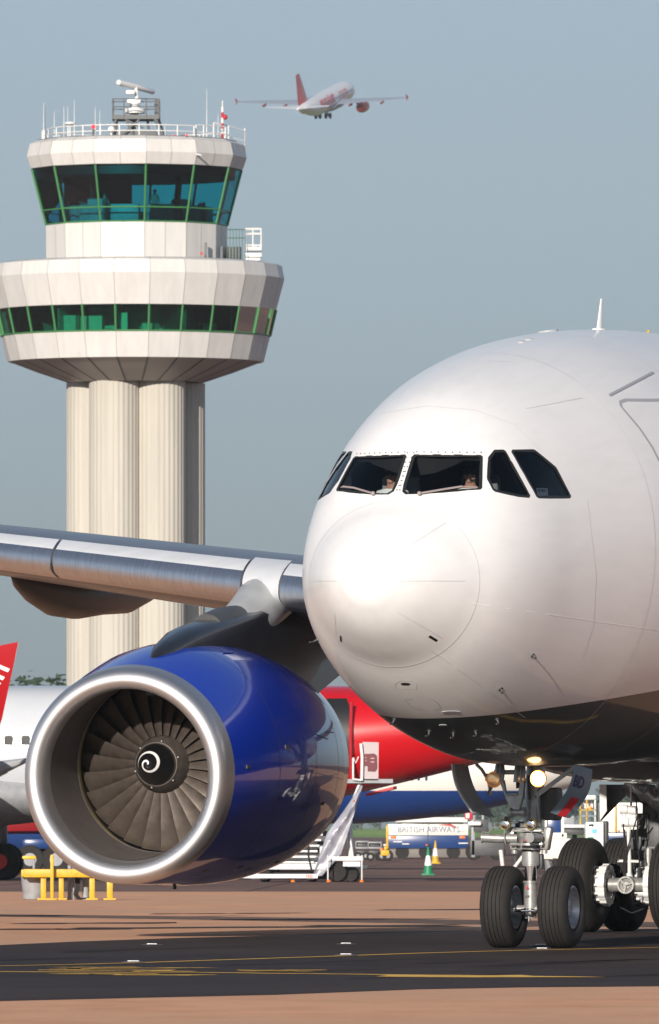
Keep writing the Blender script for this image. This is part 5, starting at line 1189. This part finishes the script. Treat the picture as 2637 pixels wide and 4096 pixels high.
# crumpled sheet down the side
mb = MB(); n, m_ = 16, 7; rr = []
for i in range(n+1):
    f = i/n; L0 = (1000-660*f, 470+1260*f**.9); R0 = (1035-400*f if f < .85 else 695, 500+ (1230)*f)
    if f > .75: R0 = (735-260*(f-.75)/.25, 1422+300*(f-.75)/.25)
    A_, B_ = S5(L0[0]-130*(1-abs(2*f-1)), L0[1]), S5(R0[0], R0[1])
    rr.append([A_.lerp(B_, j/m_)+Vector((0, .07*math.sin(j*.9+i*.35)+.03*math.sin(i*.8+j*1.7), 0)) for j in range(m_+1)])
rr2 = [r+[p+Vector((0, .10, 0)) for p in r[::-1]] for r in rr]; mb.loft(rr2, True, True); rp('side_sheet', mb, M['tarp'], st_, 60)
mb = MB(); mb.cyl(S5(850, 960, 322.6), S5(870, 1500, 322.6), .085, n=8); mb.box(S5(870, 870, 322.5), (.12, .2, .14)); mb.cyl(S5(830, 1000, 322.4), S5(900, 1480, 322.4), .03); mb.cyl(S5(1000, 440, 322.4), S5(660, 1300, 322.4), .05); rp('lift_strut', mb, M['offwhite'], st_)
mb = MB(); mb.sph(S5(912, 694, 321.9), .025, 6); rp('marker_lamp', mb, M['orange'], st_)
mb = MB()
for x in (555, 1020): mb.cyl(S5(x, 1440, 321.6), S5(x, 1780, 321.6), .022, n=8); 
rp('stabiliser', mb, M['offwhite'], st_)
for x in (75, 565, 1018): mb = MB(); mb.cyl(S5(x, 1825, 321.6), S5(x, 1775, 321.6), .09, .04, n=12); rp('stabiliser_foot', mb, M['orange'], st_)
mb = MB(); mb.box((S5(950, 0).x+.3, 325.2, S5(0, 425).z), (1.5, 6.0, .12)); rp('platform', mb, M['grey'], st_)
mb = MB(); mb.loft([[S5(1020, 415, 322.2), S5(1245, 415, 322.2), S5(1245, 415, 326), S5(1020, 415, 326)], [S5(1030, -110, 322.2), S5(1250, -105, 322.2), S5(1250, -105, 326), S5(1030, -110, 326)]]); hd_ = rp('platform_side_panel', mb, mat('pink_white_panel', (.46, .38, .40), .4, coat=.3), st_)
mb = MB(); mb.tube([S5(1018, 420, 322.1), S5(1025, 100, 322.1), S5(1005, -90, 322.1)], .045, 8); mb.tube([S5(905, 100, 322.1), S5(935, 180, 322.1), S5(975, 90, 322.1)], .02, 8); mb.tube([S5(900, 400, 322.1), S5(900, 110, 322.1)], .03, 8); mb.tube([S5(900, 400, 322.1), S5(1020, 415, 322.1)], .03, 8); rp('platform_rail', mb, M['offwhite'], st_)
mb = MB(); mb.prism([S5(1050, 55, 322.15), S5(1190, 48, 322.15), S5(1222, 75, 322.15), S5(1228, 240, 322.15), S5(1200, 290, 322.15), S5(1100, 285, 322.15), S5(1098, 212, 322.15), S5(1050, 212, 322.15)], (0, .02, 0)); lg_ = rp('dark_red_emblem', mb, mat('emblem_maroon', (.13, .01, .02), .4), st_, 0)
mb = MB()
for x, y, w_ in [(1165, 120, 50), (1165, 170, 50), (1075, 110, 14), (1075, 150, 14)]: mb.prism([S5(x-w_/2, y-14, 322.13), S5(x+w_/2, y-14, 322.13), S5(x+w_/2, y+2, 322.13), S5(x-w_/2, y+2, 322.13)], (0, .01, 0))
rp('emblem_bars', mb, mat('emblem_pink', (.5, .28, .3), .4), st_, 0)

# aircraft tug
TB = 584.
tg = thing('aircraft_tug', 'wide white and blue airport tug lettered along its white side', 'airport tug', G(1713, 3435))
def tugbox(x0, x1, y0, y1, d0, d1, m, name, bev=.06):
    a, b = S6(x0, y1, TB), S6(x1, y0, TB); mb = MB(); mb.box(((a.x+b.x)/2, TB+(d0+d1)/2, (a.z+b.z)/2), (b.x-a.x, d1-d0, b.z-a.z), bev=bev); return rp(name, mb, m, tg)
tugbox(600, 1155, 1362, 1441, 0, 4.5, M['cream'], 'upper_body'); tugbox(603, 1153, 1441, 1528, -.01, 4.5, M['navy'], 'lower_body', .03); tugbox(612, 1150, 1533, 1592, .15, 4.3, mat('skirt_brown', (.17, .15, .14), .6), 'skirt', .02); tugbox(655, 1150, 1316, 1350, .5, 4.2, M['cream'], 'roof', .05); tugbox(680, 1120, 1348, 1366, .7, 4.0, M['cabglass'], 'window_band', .01); tugbox(590, 606, 1372, 1530, -.03, .2, M['yellow'], 'yellow_edge', .01)
tugbox(874, 878, 1366, 1525, -.03, .05, M['black'], 'body_seam', 0)
for x in (640, 1112): tugbox(x-20, x+20, 1380, 1412, -.05, .1, M['offwhite'], 'lamp_box', .03); tugbox(x-20, x+20, 1444, 1462, -.05, .1, M['orange'], 'tail_lamp', .02)
for x0, x1, y in ((700, 748, 1495), (1085, 1150, 1490), (640, 700, 1480)): tugbox(x0, x1, y, y+7, -.03, .02, M['white'], 'silver_trim', 0)
for x in (700, 860, 1050):
    mb = MB(); c = S6(x, 1575, TB); mb.cyl((c.x, TB+.1, .36), (c.x, TB+.5, .36), .36, n=24); rp('wheel', mb, M['tyre'], tg)
tm = text_mb('BRITISH AIRWAYS', .44, .003, .0, align='CENTER'); c = S6(882, 1418, TB); tm.xf(Matrix.Translation((c.x, TB-.04, c.z)) @ Matrix.Rotation(R(90), 4, 'X') @ Matrix.Scale(.93, 4, (1, 0, 0))); rp('tug_lettering', tm, mat('faded_blue_lettering', (.20, .23, .32), .5), tg, 0)
mb = MB(); mb.prism([S6(950, 1368, TB-.04), S6(1030, 1362, TB-.04), S6(1066, 1378, TB-.04), S6(1062, 1390, TB-.04), S6(1030, 1376, TB-.04)], (0, .01, 0)); rp('red_ribbon', mb, M['redsign'], tg, 0)

def vehicle(name, label, cat, D, boxes, wheels, px0, group=None):
    root = thing(name, label, cat, (px0, D, 0), 0, group)
    for bx in boxes:
        nm, x0, x1, y0, y1, d0, d1, m = bx[:8]; a, b = P(x0, y1, D), P(x1, y0, D); z0 = max(a.z, .02)
        mb = MB(); mb.box(((a.x+b.x)/2-px0, (d0+d1)/2, (z0+b.z)/2), (b.x-a.x, d1-d0, b.z-z0), bev=bx[8] if len(bx) > 8 else .04); part(nm, mb, m, root)
    for x, r in wheels:
        mb = MB(); xx_ = P(x, 0, D).x-px0; mb.lathe([(-.12, r*.45), (-.13, r*.9), (-.08, r), (.08, r), (.13, r*.9), (.12, r*.45)], (xx_, .15, r), (0, 1, 0), 24); wo = part('wheel', mb, M['tyre'], root); mb = MB(); mb.cyl((xx_, .03, r), (xx_, .25, r), r*.45, n=16); part('hub', mb, M['grey'], wo)
    return root
def q6(x, y): return (1200+.5844*x, 2500+.5844*y)
bx = lambda n, x0, x1, y0, y1, d0, d1, m, bev=.04: (n, q6(x0, 0)[0], q6(x1, 0)[0], q6(0, y0)[1], q6(0, y1)[1], d0, d1, m, bev)
vehicle('belt_loader', 'dark grey loader with a red and white panel, right of the blue-and-white tug', 'loader', 560, [bx('mast', 1172, 1200, 1300, 1590, 0, .8, M['grey']), bx('cab', 1185, 1290, 1330, 1420, 0, 1.6, M['dark']), bx('chassis', 1165, 1400, 1470, 1580, 0, 2.4, M['dark']), bx('conveyor', 1150, 1240, 1345, 1372, -.3, .2, M['offwhite']), bx('red_panel', 1128, 1182, 1280, 1330, -.1, .1, M['redsign'], .01), bx('panel_window', 1136, 1160, 1290, 1322, -.13, -.1, M['offwhite'], 0), bx('column', 1245, 1262, 1290, 1480, .2, .5, M['grey'])], [(q6(1190, 0)[0], .42), (q6(1350, 0)[0], .42)], P(q6(1280, 0)[0], 0, 560).x)
for i, (x0, x1, D) in enumerate([(380, 470, 560), (465, 560, 545)]):
    vehicle('baggage_dolly', ['grey flat baggage dolly, left of the pair beside the stairs', 'grey flat baggage dolly, right of the pair, next to the yellow tractor'][i], 'baggage dolly', D, [bx('deck', x0, x1, 1520, 1532, 0, 1.8, M['grey'], .02), bx('side_rail', x0, x1, 1478+i*6, 1488+i*6, 0, 1.7, M['grey'], .01), bx('end_frame', x1-6, x1, 1480, 1530, 0, 1.7, M['grey'], .01), bx('end_frame', x0, x0+6, 1480, 1530, 0, 1.7, M['grey'], .01), bx('load', x0+10, x1-14, 1492, 1520, .2, 1.5, M['dark']), bx('under_frame', x0+10, x1-20, 1545, 1570, .3, 1.5, M['dark'], .02)], [(q6(x1-18, 0)[0], .20), (q6(x0+18, 0)[0], .20)], P(q6((x0+x1)/2, 0)[0], 0, D).x, 'baggage dollies beside the stairs')
vehicle('tow_tractor', 'small yellow tow tractor at the left end of the blue and white tug', 'tow tractor', 540, [bx('body', 552, 612, 1540, 1580, 0, 1.6, M['yellow']), bx('seat_box', 575, 600, 1515, 1542, .3, 1.2, M['yellow']), bx('front_box', 548, 570, 1528, 1550, 0, 1.4, M['orange']), bx('white_lamp', 572, 592, 1500, 1512, .3, .6, M['offwhite'], .02)], [(q6(600, 0)[0], .28), (q6(562, 0)[0], .25)], P(q6(580, 0)[0], 0, 540).x)
def cone(label, px, py, H, c1, group=None):
    g0 = G(px, py); root = thing('traffic_cone', label, 'traffic cone', g0, 0, group)
    mb = MB(); mb.box((0, 0, .03), (H*.44, H*.44, .06), bev=.015); part('base', mb, c1, root)
    mb = MB(); mb.lathe([(.05, H*.17), (H*.33, H*.125)], (0, 0, 0), (0, 0, 1), 28); mb.lathe([(H*.66, H*.07), (H*.97, H*.025), (H, .002)], (0, 0, 0), (0, 0, 1), 28); part('cone_body', mb, c1, root)
    mb = MB(); mb.lathe([(H*.33, H*.127), (H*.66, H*.072)], (0, 0, 0), (0, 0, 1), 28); part('white_sleeve', mb, M['white'], root)
    return root
c1 = cone('green and white traffic cone with an amber lamp on top', 1713, 3502, 1.0, M['conegreen'])
mb = MB(); mb.box((0, 0, 1.0), (.13, .08, .08), bev=.02); lb = part('cone_lamp', mb, M['black'], c1); mb = MB(); mb.sph((-.05, -.04, 1.01), .035, 8); part('lamp_lens', mb, M['orange'], lb)
cone('yellow and white traffic cone behind the green cone', 1742, 3455, 1.05, M['yellow'])

# yellow guard rail with grey drum
def S2(x, y, d=240.): return P(.4808*x, 2500+.4808*y, d)
yb = thing('guard_rail', 'low yellow guard rail on short posts below the engine inlet', 'barrier', G(200, 3599))
mb = MB(); a, b = S2(200, 2030), S2(1000, 2100); mb.box(((a.x+b.x)/2, 240, (a.z+b.z)/2), (b.x-a.x, .5, a.z-b.z), bev=.02); rp('beam', mb, M['yellow'], yb)
mb = MB(); mb.box((S2(200, 0).x+.02, 242, (a.z+b.z)/2), (.16, 4, a.z-b.z-.02), bev=.02); rp('side_beam', mb, M['yellow'], yb)
for x0, x1, y0, d in [(340, 385, 2090, 239.9), (490, 532, 2090, 239.9), (745, 790, 2090, 239.9), (890, 940, 2090, 239.85), (420, 448, 1912, 239.6)]:
    a, b = S2(x0, y0, d), S2(x1, 2285, d); mb = MB(); mb.box(((a.x+b.x)/2, d, a.z/2), (b.x-a.x, .12, a.z), bev=.01); mb.box(((a.x+b.x)/2, d, .02), (b.x-a.x+.14, .26, .035)); rp('post', mb, M['yellow'], yb)
dr_ = thing('drum', 'grey tapered drum under the left end of the yellow guard rail', 'drum', G(137, 3596))
mb = MB(); c = S2(282, 2200, 240.3); mb.lathe([(0, .21), (.02, .235), (.2, .25), (.48, .28), (.53, .29), (.53, .26), (.5, .01)], (c.x, 240.4, 0), (0, 0, 1), 32); rp('drum_shell', mb, M['grey'], dr_); mb = MB(); mb.lathe([(.515, .292), (.54, .295), (.54, .27)], (c.x, 240.4, 0), (0, 0, 1), 32); rp('drum_rim', mb, M['dark'], dr_)
hp = thing('hydrant_pipes', 'grey stand pipes and hoses behind the yellow guard rail', 'pipes', G(310, 3597))
mb = MB()
for x, r in ((580, .045), (712, .07), (612, .025)): c = S2(x, 0, 240.5); mb.cyl((c.x, 240.5, 0), (c.x, 240.5, .75 if x != 712 else .55), r, n=14); mb.cyl((c.x, 240.5, 0), (c.x, 240.5, .03), r*2, n=14)
rp('stand_pipe', mb, M['grey'], hp)
for k in range(3):
    mb = MB(); c = S2(625+14*k, 0, 240.3); mb.tube([(c.x, 240.3, .6), (c.x+.03, 240.2, .3), (c.x-.02, 240.2, .12), (c.x+.05, 240.1, .03), (c.x+.3, 240.2, .03)], .018, 8); rp('hose', mb, M['hose'], hp)
am = thing('beacon_post', 'amber bar on a thin grey post behind the left end of the guard rail', 'beacon', G(135, 3590))
mb = MB(); c = S2(282, 0, 248); mb.cyl((c.x, 248, 0), (c.x, 248, S2(0, 1930, 248).z), .03, n=10); rp('post', mb, M['grey'], am); mb = MB(); a, b = S2(185, 1920, 248), S2(265, 1948, 248); mb.box(((a.x+b.x)/2+.05, 248, (a.z+b.z)/2), (b.x-a.x+.1, .12, a.z-b.z), bev=.03); rp('amber_bar', mb, mat('amber', (.9, .45, .02), .4), am)
# far vehicles
vehicle('tanker_truck', 'red fuel tanker with a blue chassis in the shade behind the parked jet wheels', 'tanker', 380, [('tank', -40, 205, 3236, 3336, 0, 2.4, mat('tanker_red', (.25, .01, .015), .4), .35), ('chassis', 90, 200, 3352, 3398, .1, 2.2, M['navy'], .1), ('running_gear', 60, 205, 3398, 3440, .4, 2.0, M['black'], .05)], [(225, .5), (120, .5), (30, .5)], P(80, 0, 380).x)
vehicle('tow_tractor', 'cream tow tractor with a slanted dark window behind the nose wheels', 'tow tractor', 400, [('body', 2090, 2290, 3352, 3440, 0, 3.5, M['cream'], .12), ('hood', 2150, 2270, 3330, 3356, .2, 2.6, M['cream'], .06), ('chassis', 2060, 2290, 3430, 3470, .2, 3.2, M['dark']), ('cab_window', 2190, 2246, 3276, 3342, .3, .5, M['navy'], .03), ('cab_post', 2246, 2258, 3262, 3350, .2, .4, M['cream'], .02), ('cab_post', 2180, 2190, 3262, 3350, .2, .4, M['cream'], .02), ('cab_roof', 2170, 2266, 3252, 3264, .1, 2., M['cream'], .03), ('beacon_box', 2200, 2215, 3243, 3252, .5, .7, M['orange'], .01)], [(2110, .42), (2255, .42)], P(2180, 0, 400).x)
tbx = thing('tow_bar', 'cream forked tow bar standing left of the nose leg', 'tow bar', G(2050, 3480))
mb = MB()
for a, b, c_, d_ in [((2003, 3400), (2012, 3475), 14, 0), ((2012, 3475), (2050, 3480), 10, 0), ((2050, 3480), (2092, 3425), 12, 0)]:
    mb.tube([P(a[0], a[1], 398), P(b[0], min(b[1], 3484), 398)], c_/111.*.55, 8)
rp('fork', mb, M['cream'], tbx)
mb = MB(); mb.cyl(P(1999, 3476, 398), P(2100, 3476, 398), .05); rp('cross_bar', mb, M['dark'], tbx)
vehicle('power_cart', 'white ground power cart with a blue label and green patch above the big tyres', 'power cart', 420, [('cabinet', 2342, 2416, 3287, 3475, 0, 1.6, M['white'], .07), ('dark_top', 2352, 2375, 3296, 3306, -.02, .1, M['black'], .01), ('blue_label', 2368, 2388, 3316, 3333, -.02, .05, mat('label_blue', (.15, .5, .8), .5), .0), ('green_patch', 2350, 2374, 3348, 3360, -.02, .05, M['conegreen'], .0), ('side_unit', 2416, 2436, 3284, 3475, .2, 1.4, M['black'], .05)], [(2350, .2), (2408, .2)], P(2380, 0, 420).x)
hl = vehicle('high_loader', 'white high loader with yellow posts and an orange lamp seen past the BD door', 'high loader', 440, [('raised_roof', 2322, 2385, 3180, 3200, 0, 3, M['offwhite'], .05), ('raised_body', 2335, 2375, 3205, 3235, .5, 2.6, M['white'], .03), ('orange_lamp', 2356, 2366, 3224, 3240, .2, .4, mat('lit_orange_lamp', (.9, .25, .03), .4, emit=(1, .25, .03), estr=.6), .02), ('post', 2319, 2325, 3200, 3300, 0, .15, M['yellow'], .01), ('post', 2345, 2350, 3200, 3300, 0, .15, M['yellow'], .01), ('post', 2378, 2384, 3200, 3300, 0, .15, M['offwhite'], .01), ('deck', 2250, 2345, 3298, 3312, -.4, 3, M['offwhite'], .02), ('platform', 2258, 2335, 3312, 3340, -.2, 3, M['dark'], .03), ('lower_cab', 2240, 2300, 3262, 3298, .2, 2, M['grey'], .06), ('chassis', 2235, 2400, 3420, 3455, 0, 3, M['dark'], .04), ('scissor_mast', 2290, 2310, 3340, 3425, .5, .8, M['grey'], .02), ('cross_bar', 2319, 2384, 3238, 3242, 0, .1, M['yellow'], .0), ('cross_bar', 2319, 2384, 3262, 3266, 0, .1, M['grey'], .0)], [(2260, .45), (2380, .45)], P(2320, 0, 440).x)
vehicle('box_truck', 'white box truck behind the main gear leg with a yellow upright', 'truck', 470, [('box_body', 2410, 2760, 3210, 3330, 0, 7, M['cream'], .05), ('sill', 2410, 2760, 3330, 3372, .05, 6.9, M['navy'], .03), ('yellow_upright', 2460, 2466, 3200, 3330, -.1, .0, M['yellow'], .01), ('chassis', 2430, 2740, 3380, 3430, .2, 6.5, M['dark'], .04), ('lamp', 2472, 2478, 3320, 3326, -.08, 0, M['orange'], .01)], [(2470, .5), (2700, .5)], P(2580, 0, 470).x)
# inset taxiway lights
tl0 = None
for i, (px, py) in enumerate([(608, 3780), (534, 3849), (1384, 3777), (1384, 3821), (2162, 3782), (2168, 3797)]):
    lab = ['taxiway light set in the asphalt, upper of the left pair', 'taxiway light on the yellow line, lower of the left pair', 'taxiway light set in the asphalt, upper of the middle pair', 'taxiway light on the yellow line, lower of the middle pair', 'taxiway light just behind the one between the nose wheels', 'taxiway light nearest the nose wheels on the yellow line'][i]
    g0 = G(px, py, .01)
    if tl0 is None:
        tl0 = thing('taxiway_light', lab, 'taxiway light', g0, 0, 'inset taxiway lights')
        mb = MB(); mb.lathe([(0, .14), (.006, .135), (.010, .10), (.012, .08)], (0, 0, 0), (0, 0, 1), 28); part('rim', mb, M['dark'], tl0)
        mb = MB(); mb.lathe([(.011, .08), (.018, .055), (.022, .002)], (0, 0, 0), (0, 0, 1), 24); part('dome', mb, M['steel'], tl0)
        mb = MB(); 
        mb.box((0, -.055, .016), (.13, .02, .010), bev=.004)
        part('lens', mb, M['text_white'], tl0)  # white bar as lens, coloured and shaped like a flat glint
    else: t = copy_tree(tl0); t.location = g0; t['label'] = lab
    bpy.context.view_layer.update()

# ================================================================= TREES
M['leafA'] = mat('leaf_dark', (.035, .065, .03), .8, nscale=.8, namt=.5); M['leafB'] = mat('leaf_mid', (.06, .09, .04), .8, nscale=.8, namt=.5); M['bark'] = mat('bark', (.09, .07, .05), .9)
def tree_mesh(seed, H, Wd):
    rnd = random.Random(seed); tr = MB(); tr.tube([(0, 0, -.3), (.1, 0, H*.3), (-.1, .1, H*.6), (0, 0, H*.8)], [H*.03, H*.024, H*.015, H*.006], 8)
    for k in range(6): a = rnd.uniform(0, 6.28); z = H*rnd.uniform(.25, .6); tr.tube([(0, 0, z), (math.cos(a)*Wd*.25, math.sin(a)*Wd*.25, z+H*.12), (math.cos(a)*Wd*.4, math.sin(a)*Wd*.4, z+H*.2)], [H*.012, H*.008, H*.003], 5)
    cr = MB(); cl = [(rnd.uniform(-.34, .34)*Wd, rnd.uniform(-.34, .34)*Wd, H*rnd.uniform(.25, .86), rnd.uniform(.14, .26)*Wd) for _ in range(16)]
    for cx, cy, cz, cr_ in cl:
        for _ in range(110):
            v = Vector((rnd.gauss(0, 1), rnd.gauss(0, 1), rnd.gauss(0, 1))).normalized()*cr_*rnd.uniform(.6, 1.08); p = Vector((cx, cy, cz))+v
            u = v.orthogonal().normalized(); w_ = v.cross(u).normalized(); s = rnd.uniform(.18, .42)*H/12; n = (v.normalized()+Vector((rnd.uniform(-.6, .6), rnd.uniform(-.6, .6), rnd.uniform(-.3, .6)))).normalized(); u = n.orthogonal().normalized(); w_ = n.cross(u); a = rnd.uniform(0, 6.28); u, w_ = u*math.cos(a)+w_*math.sin(a), w_*math.cos(a)-u*math.sin(a)
            cr.add([p-u*s, p-w_*s*.6, p+u*s, p+w_*s*.6], [(0, 1, 2, 3)], rnd.random() < .4)
    return tr.mesh('trunk', [M['bark']]), cr.mesh('crown', [M['leafA'], M['leafB']], 0)
TM = [tree_mesh(s, 12, 9) for s in (1, 2, 3)]
def tree(x, y, s, label, grp, i):
    r = thing('tree', label, 'tree', (x, y, 0), i*1.7, grp); link('trunk', TM[i % 3][0], r); link('crown', TM[i % 3][1], r); r.scale = (s, s, s); return r
# a few trees over the white jet at the left edge
for i, (px, D, top) in enumerate([(-40, 1180, 2742), (45, 1200, 2728), (95, 1150, 2722), (150, 1200, 2706), (200, 1180, 2710), (250, 1210, 2722), (310, 1200, 2728), (370, 1200, 2735)]):
    h = HC+(YH-top)*D/F; tree((px-CX)*D/F, D, h/11.6, 'hazy tree rising over the roof line of the parked white jet at the left edge', 'trees over the parked jet', i)
rnd = random.Random(5)
for i in range(34):
    px = -60+i*84+rnd.uniform(-20, 20); D = 2420+rnd.uniform(0, 160); top = 3165+rnd.uniform(-22, 28)-(10 if px > 2000 else 0)
    h = HC+(YH-top)*D/F; tree((px-CX)*D/F, D, h/11.6, 'distant tree in the belt along the far horizon', 'distant tree belt', i)

# ================================================================= HAZE
HAZE = .00007
if HAZE:
    mb = MB(); mb.box((0, 1420, 95), (900, 2960, 194)); hz = part('haze', mb, M['black'], None, 0); hz['kind'] = 'stuff'; hz['label'] = 'thin pale haze filling the air over the airfield'; hz['category'] = 'haze'
    m = bpy.data.materials.new('haze'); m.use_nodes = True; t = m.node_tree; t.nodes.clear(); o = t.nodes.new('ShaderNodeOutputMaterial'); v = t.nodes.new('ShaderNodeVolumePrincipled'); v.inputs['Color'].default_value = (.62, .72, .80, 1); v.inputs['Density'].default_value = HAZE; v.inputs['Anisotropy'].default_value = 0.
    t.links.new(v.outputs[0], o.inputs['Volume']); hz.data.materials.clear(); hz.data.materials.append(m)
